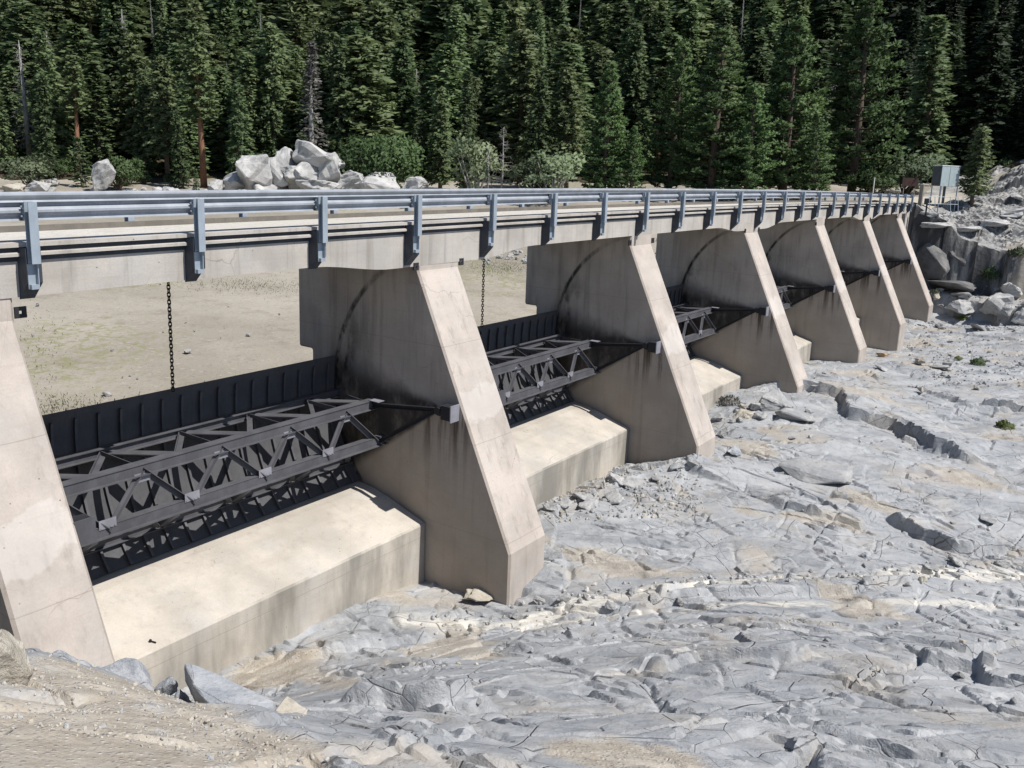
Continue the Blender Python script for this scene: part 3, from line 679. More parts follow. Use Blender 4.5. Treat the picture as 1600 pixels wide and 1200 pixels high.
# ------------------------------------------------------------------ piers
ORD = ['nearest', 'second', 'third', 'fourth', 'fifth', 'sixth', 'seventh and farthest']
PL = ['nearest concrete pier, partly out of the frame on the left', 'large concrete pier in front of the nearest open gate, its whole sloping face in view',
      'third concrete pier, beside the second pale sill', 'fourth concrete pier, mid-way along the dam, above the rubble', 'fifth concrete pier along the dam, just past the small third sill',
      'sixth concrete pier, second from the far end', 'last and smallest concrete pier, next to the dark rock cliff']
for k in range(1, 8):
    y = YK(k); ox, oz = -15+cx(y), -11.
    t = cz(y+T/2)
    W = lambda x, z: (x+15, z+11)
    prof = [W(XA, -2.2+t), W(XA, ZA+t), W(XB, ZB), W(XB, -13.5), W(-19.62, -13.5), W(-19.62, -5.57), W(-20.2, -5.57), W(-20.2, -2.0+t), W(-15.9, -1.96+t), W(-15.9, -2.2+t)]
    y_in = .37 if k == 1 else 0; mb = MB(); mb.prism(prof, y_in, T)
    o = mb.build('concrete_pier', M['pier'], None, (ox, y, oz)); bevel(o, .055)
    tag(o, PL[k-1], 'pier', 'piers of the dam')
    for s_, yy in ((-1, y_in), (1, T)):
        # anchor plate with a hole, bolted to the top of the sloping face
        mb = MB(); x0 = XA+15-.02; zz = ZA+11+t+.03; a = yy-.1 if s_ < 0 else yy+.1; c0, c1 = a-.1, a+.1
        for b in ((c0, c0+.07, 0, .2), (c1-.07, c1, 0, .2), (c0+.07, c1-.07, 0, .07), (c0+.07, c1-.07, .13, .2)): mb.box(x0, x0+.04, b[0], b[1], zz+b[2], zz+b[3])
        mb.build('anchor_plate', M['black'], o)
        # trunnion bracket
        yb = yy-.36 if s_ < 0 else T
        mb = MB(); X, Z = TRX+15, TRZ+11
        mb.box(X+.17, X+.50, yb, yb+.36, Z-.20, Z+.18); mb.box(X-.02, X+.17, yb+.07, yb+.29, Z-.14, Z+.12)
        mb.tube([(X+.02, yb+.02, Z), (X+.02, yb+.34, Z)], .11, 14)
        tb = mb.build('trunnion_bracket', M['black'], o)
        mb = MB(); mb.box(X+.50, X+.53, yb-.02, yb+.37, Z-.24, Z+.22); mb.build('bearing_plate', M['bracket'] if s_ < 0 else M['steel'], tb)
# end abutment
mb = MB(); ya = 80.9
mb.prism([(XF+cx(ya)+.02, -2.42), (XF+cx(ya)+.02, -5.6), (-20, -5.6), (-20, -2.42)], 82.0, 86.0)
o = mb.build('abutment_wall', M['deck']); bevel(o, .04); tag(o, 'plain concrete abutment block under the far end of the bridge', 'abutment')
mb = MB(); mb.prism([(XF+.05, -2.9), (XF+.05, -12), (-20, -12), (-20, -2.9)], -5.5, -3.2)
o = mb.build('abutment_wall', M['deck']); tag(o, 'concrete abutment block at the near end of the bridge', 'abutment')

# ------------------------------------------------------------------ sills and gates
SL = ['nearest pale concrete sill below the first gate, wide in view', 'second pale concrete sill, between the second and third piers', 'third concrete sill, small, beyond the third pier',
      'fourth concrete sill, a small corner seen past the fourth pier', 'fifth concrete sill, almost hidden by the fifth pier', 'farthest concrete sill, hidden by the sixth pier']
GL = ['nearest radial gate, black skin plate and grey truss below it', 'second radial gate, behind the second pier', 'third radial gate, only its right end in view', 'fourth radial gate, a small corner of truss in view',
      'fifth radial gate, deep in the shade of the deck', 'farthest radial gate, deep in the shade by the last pier']
def arcp(r, th): return (TRX-r*math.cos(th), TRZ+r*math.sin(th))
L = S-T
for k in range(1, 7):
    ya = YK(k)+T; xo = cx(ya+L/2)
    mb = MB(); off = Vector((-16+xo, ya, -11.5))
    pr = [(-14.93, -9.91), (-14.93, -13.4), (-20.4, -13.4), (-20.4, -9.75), (-18.6, -9.40), (-18.0, -9.31), (-17.5, -9.29), (-17.0, -9.33), (-16.4, -9.46)]
    mb.prism([(x+16, z+11.5) for x, z in pr], .012, L-.012)
    o = mb.build('spillway_sill', M['sill'], None, off); bevel(o, .04, 1, 40); tag(o, SL[k-1], 'sill', 'sills under the gates')
    g = empty('radial_gate', (-17.5+xo, ya, -9.25)); tag(g, GL[k-1], 'gate', 'radial gates of the dam')
    def part(mb, name, mat, par=None, smooth=False):
        mb.v = [(x+17.5, y, z+9.25) for x, y, z in mb.v]; return mb.build(name, mat, par or g, smooth=smooth)
    th = [math.radians(-42+53.5*i/20) for i in range(21)]
    mb = MB(); prof = [arcp(GR, t) for t in th]+[arcp(GR-.03, t) for t in reversed(th)]; mb.prism(prof, .03, L-.03); part(mb, 'skin_plate', M['skin'])
    for i in range(19):
        yy = .36+i*(L-.72)/18
        mb = MB(); prof = [arcp(GR-.03, t) for t in th[:-1]]+[arcp(GR-.11, t) for t in reversed(th[:-1])]; mb.prism(prof, yy-.012, yy+.012)
        prof = [arcp(GR-.11, t) for t in th[:-1]]+[arcp(GR-.124, t) for t in reversed(th[:-1])]; mb.prism(prof, yy-.03, yy+.03)
        part(mb, 'rib', M['steel'])
    TC = (-16.70, -6.72); BC = (-16.42, -7.73); TS = (-18.22, -6.66); BS = (-17.80, -8.62)
    def pt(q, yy): return Vector((q[0], yy, q[1]))
    mb = MB()
    for dx in (0, -.2): mb.bar(pt((TC[0]+dx, TC[1]), .15), pt((TC[0]+dx, TC[1]), L-.15), .02, .24)
    mb.bar(pt((TC[0]-.1, TC[1]+.12), .15), pt((TC[0]-.1, TC[1]+.12), L-.15), .26, .02); mb.bar(pt((TC[0]+.05, TC[1]-.11), .15), pt((TC[0]+.05, TC[1]-.11), L-.15), .10, .02)
    tch = part(mb, 'top_chord', M['steel'])
    mb = MB()
    for dx in (0, -.2): mb.bar(pt((BC[0]+dx, BC[1]), .08), pt((BC[0]+dx, BC[1]), L-.08), .02, .22)
    mb.bar(pt((BC[0]+.05, BC[1]-.11), .08), pt((BC[0]+.05, BC[1]-.11), L-.08), .12, .02); mb.bar(pt((BC[0]-.1, BC[1]+.11), .08), pt((BC[0]-.1, BC[1]+.11), L-.08), .22, .018)
    bch = part(mb, 'bottom_chord', M['steel'])
    for nm, q in (('upper_girder', TS), ('lower_girder', BS)):
        mb = MB(); mb.ibeam(pt(q, .12), pt(q, L-.12), .18, .22, .02); part(mb, nm, M['steel'])
    bn = [.12, 1.95, 3.97, 6.03, 8.10, 9.95]; tn = [.93, 2.95, 4.98, 7.05, 9.0]
    bf = (BC[0]+.012, BC[1]); tf = (TC[0]+.012, TC[1])
    for i in range(5):
        mb = MB(); mb.angle(pt(tf, tn[i]), pt(bf, bn[i]), .10, .10, upv=(1, 0, 0)); part(mb, 'web_brace', M['steel'])
        mb = MB(); mb.angle(pt(tf, tn[i]), pt(bf, bn[i+1]), .13, .13, upv=(1, 0, 0)); part(mb, 'web_brace', M['steel'])
    for q, ns in ((TC, tn), (BC, bn[1:5])):
        for yy in ns:
            mb = MB(); dz = -.17 if q is TC else .17; mb.box(q[0]+.013, q[0]+.028, yy-.19, yy+.19, q[1]+dz-.1, q[1]+dz+.1)
            for b_ in range(4): mb.tube([(q[0]+.026, yy-.15+.1*b_, q[1]+dz*.62), (q[0]+.04, yy-.15+.1*b_, q[1]+dz*.62)], .014, 6)
            part(mb, 'gusset_plate', M['bracket'], tch if q is TC else bch)
    for C, Sx, nm in ((TC, TS, 'upper_brace'), (BC, BS, 'lower_brace')):
        ci = (C[0]-.2, C[1]+(.06 if C is TC else 0)); si = (Sx[0]+.08, Sx[1])
        nodes = tn if C is TC else bn[1:5]
        for j, yy in enumerate(nodes):
            mb = MB(); mb.angle(pt(ci, yy), pt(si, yy), .17, .12); part(mb, nm, M['steel'])
            y2 = yy+1.02
            if y2 < L-.2:
                mb = MB(); mb.bar(pt(si, yy+.08), pt(ci, y2), .27, .02); mb.bar(pt((si[0], si[1]-.05), yy+.08), pt((ci[0], ci[1]-.05), y2), .02, .09); part(mb, nm, M['steel'])
                mb = MB(); mb.angle(pt(ci, y2), pt(si, min(L-.2, yy+1.98)), .14, .10); part(mb, nm, M['steel'])
    for e, ye, yt in ((0, .34, .24), (1, L-.34, L-.24)):
        for q in (TC, BC):
            mb = MB(); mb.ibeam(Vector((q[0]+.02, ye, q[1])), Vector((TRX-.0, yt, TRZ)), .10, .12, .02); part(mb, 'gate_arm', M['black'])
        mb = MB(); mb.box(TC[0]-.02, TC[0]+.34, ye-.14, ye+.16, TC[1]+.14, TC[1]+.16); part(mb, 'end_plate', M['bracket'], tch)

# hoist chains from the deck to the gates
def chain(top, bot, label):
    root = empty('hoist_chain', bot); tag(root, label, 'chain', 'hoist chains of the gates')
    top = Vector(top); bot = Vector(bot); n = int((top-bot).length/.088)
    base = None; dr = (top-bot)/n
    for i in range(n):
        if i < 2:
            mb = MB(); N = 14; c = []
            for a in range(N):
                t = 2*math.pi*a/N; u = math.cos(t)*.036; w = math.sin(t)*.036+(.024 if math.sin(t) > 0 else -.024)
                c.append((u, 0, w) if i == 0 else (0, u, w))
            c.append(c[0]); mb.tube(c, .0145, 6, False); me = mb.mesh('link'); me.materials.append(M['chain'])
            for p in me.polygons: p.use_smooth = True
            base = (base or []) + [me]
        o = link('link', base[i % 2], root, dr*(i+.5))
        o.rotation_euler = (0, 0, .5)
    return root
chain((-18.45, 12.12, -1.95), (-18.45, 12.12, -5.62), 'rusty hoist chain hanging over the nearest gate')
chain((-18.48, 24.62, -1.95), (-18.48, 24.62, -5.62), 'rusty hoist chain hanging over the second gate')

# ------------------------------------------------------------------ rocks
def n3(v, s):
    x, y, z = v[:, 0], v[:, 1], v[:, 2]
    return noise2(x+.37*z, y+.61*z, s)+noise2(y-.5*x+3, z+.2*x, s+1)
def rock_mesh(name, seed, mat, npts=16, rough=.06, flat=1., cuts=2):
    r = random.Random(seed); bm = bmesh.new()
    for i in range(npts):
        v = Vector((r.gauss(0, 1), r.gauss(0, 1), r.gauss(0, 1))).normalized(); k = max(abs(v.x), abs(v.y), abs(v.z))
        v = v*(1-.38*r.random())/(k**.9); bm.verts.new((v.x, v.y, v.z*flat))
    bmesh.ops.convex_hull(bm, input=bm.verts)
    for v in [v for v in bm.verts if not v.link_faces]: bm.verts.remove(v)
    bmesh.ops.dissolve_limit(bm, angle_limit=.12, verts=bm.verts, edges=bm.edges)
    bmesh.ops.bevel(bm, geom=bm.edges[:], offset=.05, segments=1, affect='EDGES', clamp_overlap=True)
    bmesh.ops.triangulate(bm, faces=bm.faces)
    bmesh.ops.subdivide_edges(bm, edges=bm.edges[:], cuts=cuts, use_grid_fill=True)
    P = np.array([v.co[:] for v in bm.verts]); d = rough*(n3(P*1.7+seed, seed)+.6*n3(P*4+seed, seed+5))
    bm.normal_update()
    for v, q in zip(bm.verts, d): v.co += v.normal*float(q)
    bmesh.ops.recalc_face_normals(bm, faces=bm.faces)
    me = bpy.data.meshes.new(name); bm.to_mesh(me); bm.free(); me.materials.append(mat); return me
RM = {}
for key, mt in (('rock', M['rock']), ('granite', M['granite']), ('tan', M['tanrock']), ('blue', M['bluerock'])):
    RM[key] = [rock_mesh('rock_'+key, 100+i*7+len(key), mt, 10+i, .10, 1., 3) for i in range(6)]
RM['slab'] = [rock_mesh('slab', 300+i*3, M['rock'], 12, .03, .35) for i in range(5)]
RM['cliff'] = [rock_mesh('cliff_block', 500+i, M['cliffrock'], 14, .05, .9, 3) for i in range(3)]
RM['orange'] = [rock_mesh('rock_orange', 401, M['orange'], 12, .04)]
rr = random.Random(21)
def rock(p, size, kind='rock', rot=None, label=None, group=None, sink=.25, cat='rock', name='rock', var=None):
    me = RM[kind][rr.randrange(len(RM[kind])) if var is None else var]
    o = link(name, me, None, None)
    if not hasattr(size, '__len__'): size = (size*rr.uniform(.8, 1.3), size*rr.uniform(.8, 1.2), size*rr.uniform(.55, .9))
    o.scale = size; o.rotation_euler = rot or (rr.uniform(-.3, .3), rr.uniform(-.3, .3), rr.uniform(0, 6.28))
    zz = size[2]*(.35 if kind == 'slab' else 1)
    o.location = (p[0], p[1], p[2]+zz*(.8-2*sink))
    tag(o, label, cat, group); return o
def rockpx(px, py, wpx, kind='rock', hr=.6, label=None, group=None, **k):
    p, d = hit(px, py); w = wpx*d/F*.5
    return rock(p, (w*rr.uniform(.9, 1.15), w*rr.uniform(.7, 1.1), w*hr), kind, label=label, group=group, **k)
G1 = 'boulders on the far shore'
# big boulder and outcrop on the far shore: placed at their own distance, standing on the shore ground
def shore_rock(px, py, wpx, hpx, depth, label, kind='granite', var=None, rot=None, lift=0.):
    p = at(px, py, depth); w = wpx*depth/F/2; h = hpx*depth/F/2
    o = link('boulder', RM[kind][(rr.randrange(6) if var is None else var)], None, (p.x, p.y, p.z)); o.scale = (w, w*.9, h); o.rotation_euler = rot or (rr.uniform(-.2, .2), rr.uniform(-.2, .2), rr.uniform(0, 6))
    tag(o, label, 'boulder', G1 if 'shore' in label else None); return o
shore_rock(162, 272, 44, 52, 92, 'large rounded grey boulder beside a round shrub on the far shore', var=4)
for a in ((365, 284, 70, 40, 'low pale granite block at the left end of the outcrop on the far shore'), (402, 272, 74, 74, 'tall streaked granite block in the outcrop on the far shore'), (380, 268, 52, 46, 'leaning block at the upper left of the outcrop on the far shore'),
          (442, 262, 66, 70, 'pale block in the middle of the outcrop on the far shore'), (462, 284, 90, 54, 'shaded block low in the outcrop on the far shore'), (502, 246, 82, 54, 'overhanging cap rock on top of the outcrop on the far shore'),
          (524, 268, 66, 66, 'fractured block at the right of the outcrop on the far shore'), (484, 268, 74, 64, 'block under the cap rock of the outcrop on the far shore'), (336, 289, 40, 24, 'small block at the foot of the outcrop on the far shore'), (550, 284, 50, 40, 'dusty block right beside the outcrop on the far shore'),
          (420, 290, 80, 30, 'wide broken ledge at the base of the outcrop on the far shore'), (506, 290, 80, 34, 'rubbly ledge below the cap rock of the outcrop on the far shore'), (586, 285, 72, 50, 'pale wedge boulder in front of the broad bush on the far shore'), (651, 288, 46, 34, 'small pale pointed boulder below the bush on the far shore')):
    shore_rock(a[0], a[1], a[2], a[3], 88+rr.uniform(-1.0, 1.0), a[4])
for i in range(64):
    px = rr.choice((rr.uniform(0, 345), rr.uniform(0, 345), rr.uniform(345, 700))); d = rr.uniform(82, 95)
    p = at(px, 290, d); z = gz(p.x, p.y)
    rock((p.x, p.y, z), .3+.9*rr.random()**2, rr.choice(['granite', 'granite', 'tan']), label='pale granite rock scattered along the far shore below the trees', group='rocks along the far shore', cat='boulder')
# rubble bank behind the dam, seen through the bays
for i in range(42):
    px, py = (rr.uniform(750, 838), rr.uniform(391, 413)) if i < 32 else (rr.uniform(1022, 1046), rr.uniform(368, 425))
    p, d = hit(px, py)
    if p.x > -20.5: continue
    rock(p, rr.uniform(5, 13)*d/F*.5, 'granite', label='pale rubble stone at the edge of the dry reservoir behind the dam', group='rubble stones behind the dam', cat='rock')
for px, py, w, l in ((168, 619, 18, 'white stone lying on the sand above the nearest gate'), (294, 551, 17, 'pale stone on the sand right of the hoist chain'), (388, 525, 8, 'small pale stone far out on the sand by the pier'), (60, 478, 8, 'small dark stone on the sand near the left pier')):
    p, d = hit(px, py); rock(p, w*d/F*.5, 'granite', label=l, sink=.2)
for i in range(22):
    p, d = hit(rr.uniform(40, 460), rr.uniform(442, 625))
    if p.x < -20.5: rock(p, rr.uniform(2.0, 5.0)*d/F*.5, rr.choice(['granite', 'tan', 'rock']), label='small stone scattered on the dry reservoir sand', group='small stones on the reservoir sand', sink=.2)
# loose rock on the river bed
rockpx(1272, 742, 125, 'slab', .40, 'flat grey slab tilted up over a dark hollow', var=1, rot=(.16, -.12, .7), sink=.02)
rockpx(1150, 711, 44, 'blue', .5, 'blue grey block at the foot of the third pier')
rockpx(1375, 557, 22, 'orange', .6, 'orange rock near the foot of the sixth pier')
rockpx(1438, 613, 18, 'tan', .75, 'tan angular stone alone on the smooth bedrock')
rockpx(1540, 815, 40, 'slab', .6, 'small grey slab by the dark ledge at right')
rockpx(752, 940, 75, 'tan', .28, 'tan undercut slab at the foot of the second pier', sink=.15)
for px, py, w, kd, hr, l in ((1500, 486, 52, 'rock', .55, 'wide flat topped boulder left of the tilted block'), (1555, 478, 60, 'rock', .8, 'tilted angular block below the cliff'), (1560, 492, 44, 'rock', .6, 'cracked block lying under the tilted block'),
                            (1588, 503, 36, 'rock', .9, 'tall pale block at the right edge below the cliff'), (1575, 462, 46, 'granite', .5, 'pale slab right against the dark cliff'), (1470, 512, 24, 'rock', .6, 'grey block at the foot of the last pier'),
                            (1462, 468, 20, 'tan', .9, 'tan stone leaning on the last pier'), (1500, 462, 46, 'slab', .6, 'thin shelf of rock under the cliff'), (1530, 515, 50, 'slab', .5, 'low slab in front of the boulders below the cliff'),
                            (1380, 578, 26, 'slab', .7, 'dark flat stone by the orange rock'), (1465, 575, 40, 'slab', .6, 'flat grey slab near the green tufts'), (1440, 568, 26, 'tan', .5, 'reddish slab near the green tufts'),
                            (1215, 632, 90, 'rock', .42, 'big grey block at the foot of the fourth pier'), (1245, 655, 70, 'slab', .9, 'dark slab below the big grey block by the fourth pier'), (1190, 652, 34, 'rock', .6, 'grey stone left of the big block by the fourth pier'),
                            (1160, 650, 46, 'tan', .45, 'tan slab at the foot of the third sill'), (1180, 640, 24, 'granite', .7, 'pale stone close to the third sill'), (1135, 680, 40, 'rock', .5, 'grey rock by the right foot of the third pier'), (1120, 655, 20, 'rock', .5, 'stone between the third pier and its sill')):
    rockpx(px, py, w, kd, hr, l)
for i, (px, py, w, kd) in enumerate(((862, 795, 26, 'rock'), (882, 788, 30, 'slab'), (905, 775, 34, 'slab'), (925, 772, 22, 'rock'), (948, 742, 22, 'rock'), (965, 750, 34, 'granite'), (985, 742, 26, 'rock'), (1005, 735, 30, 'rock'), (960, 780, 46, 'slab'), (990, 760, 56, 'slab'),
                                    (1030, 750, 40, 'slab'), (1060, 735, 40, 'rock'), (1085, 728, 28, 'rock'), (880, 805, 20, 'tan'), (920, 790, 40, 'slab'))):
    rockpx(px, py, w, kd, .6, 'broken grey stone heaped along the second sill and third pier', 'broken stones by the second sill')
for i in range(22):
    px = rr.uniform(1110, 1290); py = rr.uniform(568, 690) if px > 1180 else rr.uniform(635, 700)
    if px > 1180 and py < 640 and px < 1262: continue
    rockpx(px, py, rr.uniform(6, 16), rr.choice(['rock', 'rock', 'tan', 'slab']), .7, 'small stone in the rubble by the third and fourth piers', 'small stones by the third and fourth piers')
for i in range(38):
    px = rr.uniform(1415, 1600); py = rr.uniform(500, 610) if rr.random() < .55 else rr.uniform(455, 515)
    rockpx(px, py, rr.uniform(5, 17), rr.choice(['rock', 'rock', 'granite', 'slab']), .65, 'small grey stone strewn below the cliff at the right', 'small stones below the cliff')
for i in range(28):
    px = rr.uniform(560, 1600); py = rr.uniform(640, 1170)
    if px < 870 and py < 960: continue
    if px < 1300 and py < 700: continue
    rockpx(px, py, rr.uniform(6, 24), rr.choice(['rock', 'blue', 'slab', 'slab']), .6, 'loose grey stone lying on the open bedrock', 'loose stones on the bedrock', sink=.18)
for i in range(26):
    t_ = i/25; px = 700+t_*900; py = 963-t_*75+rr.uniform(-16, 16)
    rockpx(px, py, rr.uniform(8, 30), rr.choice(['granite', 'slab', 'rock']), .55, 'stone lying along the white vein in the bedrock', 'stones along the white vein')
for px, py, w, hr, rot, l in ((1462, 366, 44, .30, (.1, -.1, .3), 'long pale slab at the top left of the cliff'), (1512, 358, 50, .26, (.05, -.15, .2), 'pale slab lying on the brow of the cliff'), (1556, 350, 50, .3, (.12, -.1, .35), 'thick pale slab high on the right bank'),
                             (1590, 340, 50, .35, (.1, -.15, .1), 'blocky slab at the right edge of the bank'), (1478, 346, 34, .4, (0, .1, .5), 'grey block under the foot of the young conifer'), (1450, 343, 26, .5, (.1, 0, .2), 'round grey boulder below the handrail'), (1587, 312, 22, .5, (.1, .2, .2), 'dark block lying on the smooth granite slope')):
    rockpx(px, py, w, 'granite', hr, l, rot=rot, sink=.3)
for px, py, w, h_, d, rot, l in ((1452, 408, 66, 66, 76.2, (0, .05, .1), 'dark streaked block at the left end of the cliff face'), (1510, 408, 86, 72, 76.6, (.05, -.04, 1.5), 'big black streaked block in the middle of the cliff face'), (1580, 396, 90, 84, 76.8, (.1, .1, 3.2), 'smooth bulging block at the right of the cliff face'),
                                (1540, 430, 70, 50, 76.4, (.1, 0, .7), 'dark recessed block under the bulging block of the cliff'), (1492, 446, 92, 20, 74.4, (.03, .03, .1), 'low pale ledge along the foot of the cliff'), (1600, 440, 60, 60, 76, (0, .1, 2.1), 'shadowed block at the foot of the cliff by the right edge')):
    p = at(px, py, d); w = w*d/F/2; h_ = h_*d/F/2
    o = link('boulder', RM['cliff'][len(l) % 3], None, (p.x, p.y, p.z)); o.scale = (w*1.1, w*.8, h_*1.1); o.rotation_euler = rot; tag(o, l, 'boulder')
# foreground bank
def fg(px, py, d, size, kind, label, rot=None, var=0, dz=0):
    p = at(px, py, d); o = link('rock', RM[kind][var], None, (p.x, p.y, p.z+dz)); o.scale = size; o.rotation_euler = rot or (0, 0, 0); tag(o, label, 'rock'); return o
fg(4, 1022, 7.9, (.27, .30, .40), 'tan', 'rounded beige boulder at the left edge of the foreground', (.0, .1, 1.2), 5, -.12)
def hull(name, pts, mat, label, drop=.25):
    bm = bmesh.new(); P = [at(*q) for q in pts]; ctr = sum(P, Vector())/len(P)
    for p in P: bm.verts.new(p-ctr); bm.verts.new(p-ctr+Vector((-.04, .03, -drop)))
    r = bmesh.ops.convex_hull(bm, input=bm.verts)
    for v in [v for v in bm.verts if not v.link_faces]: bm.verts.remove(v)
    bmesh.ops.bevel(bm, geom=bm.edges[:], offset=.012, segments=1, affect='EDGES', clamp_overlap=True); bmesh.ops.triangulate(bm, faces=bm.faces); bmesh.ops.subdivide_edges(bm, edges=bm.edges[:], cuts=2, use_grid_fill=True)
    Q = np.array([v.co[:] for v in bm.verts]); d = .012*(n3(Q*4, 3)+.6*n3(Q*11, 9)); bm.normal_update()
    for v, e in zip(bm.verts, d): v.co += v.normal*float(e)
    me = bpy.data.meshes.new(name); bm.to_mesh(me); bm.free(); me.materials.append(mat); o = link(name, me, None, ctr); tag(o, label, 'rock'); return o
hull('rock', [(287, 1036, 10.1), (297, 1034, 10.1), (352, 1064, 9.9), (430, 1096, 9.5), (414, 1140, 8.9), (345, 1120, 9.1), (304, 1072, 9.6)], M['bluerock'], 'long pointed blue grey slab in the foreground')
hull('rock', [(448, 1088, 9.6), (480, 1108, 9.5), (470, 1142, 9.1), (440, 1148, 8.9), (402, 1140, 8.9)], M['tanrock'], 'tan pointed stone right of the blue grey slab', .2)
fg(262, 1076, 10.2, (.17, .16, .18), 'blue', 'small blue grey stone left of the pointed slab', (.2, .1, .9), 2)
fg(285, 1096, 10.0, (.13, .2, .16), 'blue', 'flat blue grey stone against the pointed slab', (.6, .3, .2), 4)
fg(205, 1060, 10.8, (.5, .3, .16), 'blue', 'low grey ledge stone in front of the nearest sloping face', (.1, .15, -.2), 5, -.04)
fg(110, 1030, 10.4, (.28, .2, .12), 'blue', 'grey stone beside the beige boulder', (.1, .3, .3), 3)
fg(455, 1140, 9.4, (.10, .10, .11), 'blue', 'small blue stone right of the tan pointed stone', (.2, .6, .3), 0)
fg(235, 1120, 9.0, (.10, .12, .13), 'tan', 'tan wedge stone in the foreground gravel', (.2, .1, .8), 2)
fg(95, 1120, 7.6, (.05, .05, .03), 'blue', 'tiny blue grey pebble in the tan gravel', (0, 0, .4), 2)
# gravel and rubble that nobody could count
def scatter(name, spots, seed, sizes, mats, label=None):
    r = random.Random(seed); mb = MB(); mi = []
    ico = bmesh.new(); bmesh.ops.create_icosphere(ico, subdivisions=1, radius=1); IV = [v.co.copy() for v in ico.verts]; IF = [tuple(v.index for v in f.verts) for f in ico.faces]; ico.free()
    pts = np.array(spots); H = ground_h(pts[:, 0], pts[:, 1], True)[0]
    for (x, y), z in zip(spots, H):
        s = r.uniform(*sizes)*(1 if r.random() < .85 else 1.8); R = Euler((r.uniform(0, 6), r.uniform(0, 6), r.uniform(0, 6))).to_matrix(); sc = Vector((1, r.uniform(.6, 1), r.uniform(.45, .8)))
        mb.add([R @ Vector((v.x*sc.x*s*r.uniform(.75, 1.1), v.y*sc.y*s*r.uniform(.75, 1.1), v.z*sc.z*s)) + Vector((x, y, z+s*.2)) for v in IV], IF); mi += [r.randrange(len(mats))]*len(IF)
    me = mb.mesh(name, False)
    for m_ in mats: me.materials.append(m_)
    me.polygons.foreach_set('material_index', np.array(mi, np.int32)); o = link(name, me); tag(o, label, kind='stuff'); return o
sp = []
r2 = random.Random(5)
while len(sp) < 800:
    px = r2.uniform(0, 520); py = r2.uniform(1050, 1200); dd = 11-(py-1050)/150*4.3
    p = at(px, py, dd); s_, n_ = soil_mask(np.array([p.x]), np.array([p.y]))
    if r2.random() < .15+.85*float(n_[0]): sp.append((p.x, p.y))
scatter('gravel', sp, 6, (.006, .022), [M['tanrock'], M['granite'], M['rock'], M['tanrock']], 'loose tan gravel on the bank in the foreground')
sp = []
for i in range(900):
    px = r2.uniform(1420, 1605); py = r2.uniform(455, 612); q = onZ(px, py, -10.9); sp.append((q.x, q.y))
for i in range(500):
    q = onZ(r2.uniform(850, 1100), r2.uniform(735, 805), -11); 
    if q.x > -14.8: sp.append((q.x, q.y))
for i in range(260):
    a = r2.random(); q = onZ(640+a*960, 962-a*75+r2.gauss(0, 14), -11); sp.append((q.x, q.y))
for i in range(160):
    q = onZ(r2.uniform(450, 1600), r2.uniform(620, 1150), -10.9)
    if q.x > -11.5: sp.append((q.x, q.y))
scatter('rubble', sp, 8, (.025, .085), [M['rock'], M['granite'], M['rock'], M['tanrock']], 'small broken stones strewn over the bedrock')
# rusty bolt left on the sill
mb = MB(); mb.tube([(0, 0, .04), (.10, .06, .015)], .015, 8); mb.tube([(-.02, -.014, .045), (.012, .008, .04)], .035, 6)
q = at(247, 1011, 17.05); o = mb.build('rusty_bolt', M['chain'], None, (-15.25, 9.25, -9.86)); tag(o, 'rusty bolt lying on the edge of the nearest sill', 'bolt')

# ------------------------------------------------------------------ vegetation
class Leaf:
    def __init__(s): s.v = []; s.t = []
    def quad(s, c, a, b, tone):
        s.v += [c-a-b*.6, c+a*.2-b, c+a, c+a*.2+b*.9]; s.t += [tone]*4
    def mesh(s, name, mat, hub=None):
        V = np.array([tuple(q) for q in s.v]).reshape(-1, 4, 3); n = len(V)
        C_ = V.mean(1); top = V[:, :, 2].max(); N = np.cross(V[:, 1]-V[:, 0], V[:, 3]-V[:, 0]); N /= np.linalg.norm(N, axis=1)[:, None]+1e-9
        out = C_.copy(); out[:, 2] = (.55*np.hypot(C_[:, 0], C_[:, 1])+.12) if hub is None else C_[:, 2]-hub; out /= np.linalg.norm(out, axis=1)[:, None]+1e-9
        fl = (N*out).sum(1) < 0; V[fl] = V[fl][:, ::-1]; N[fl] *= -1
        sn = .75*out+.55*N; sn /= np.linalg.norm(sn, axis=1)[:, None]
        me = leafmesh(name, V.reshape(-1, 3), np.array(s.t, np.float32), np.repeat(sn, 4, 0)); me.materials.append(mat); return me
def leafmesh(name, V, tone, nrm):
    n = len(V)//4; me = bpy.data.meshes.new(name); me.vertices.add(len(V)); me.vertices.foreach_set('co', V.astype(np.float32).ravel())
    me.loops.add(n*4); me.loops.foreach_set('vertex_index', np.arange(n*4, dtype=np.int32)); me.polygons.add(n)
    me.polygons.foreach_set('loop_start', np.arange(n, dtype=np.int32)*4); me.polygons.foreach_set('loop_total', np.full(n, 4, np.int32)); me.update(calc_edges=True)
    a = me.attributes.new('tone', 'FLOAT', 'POINT'); a.data.foreach_set('value', tone)
    me.polygons.foreach_set('use_smooth', np.ones(n, bool)); me.normals_split_custom_set_from_vertices(nrm.astype(np.float32)); return me
def rv(r): 
    while True:
        v = Vector((r.uniform(-1, 1), r.uniform(-1, 1), r.uniform(-1, 1)))
        if .05 < v.length < 1: return v.normalized()
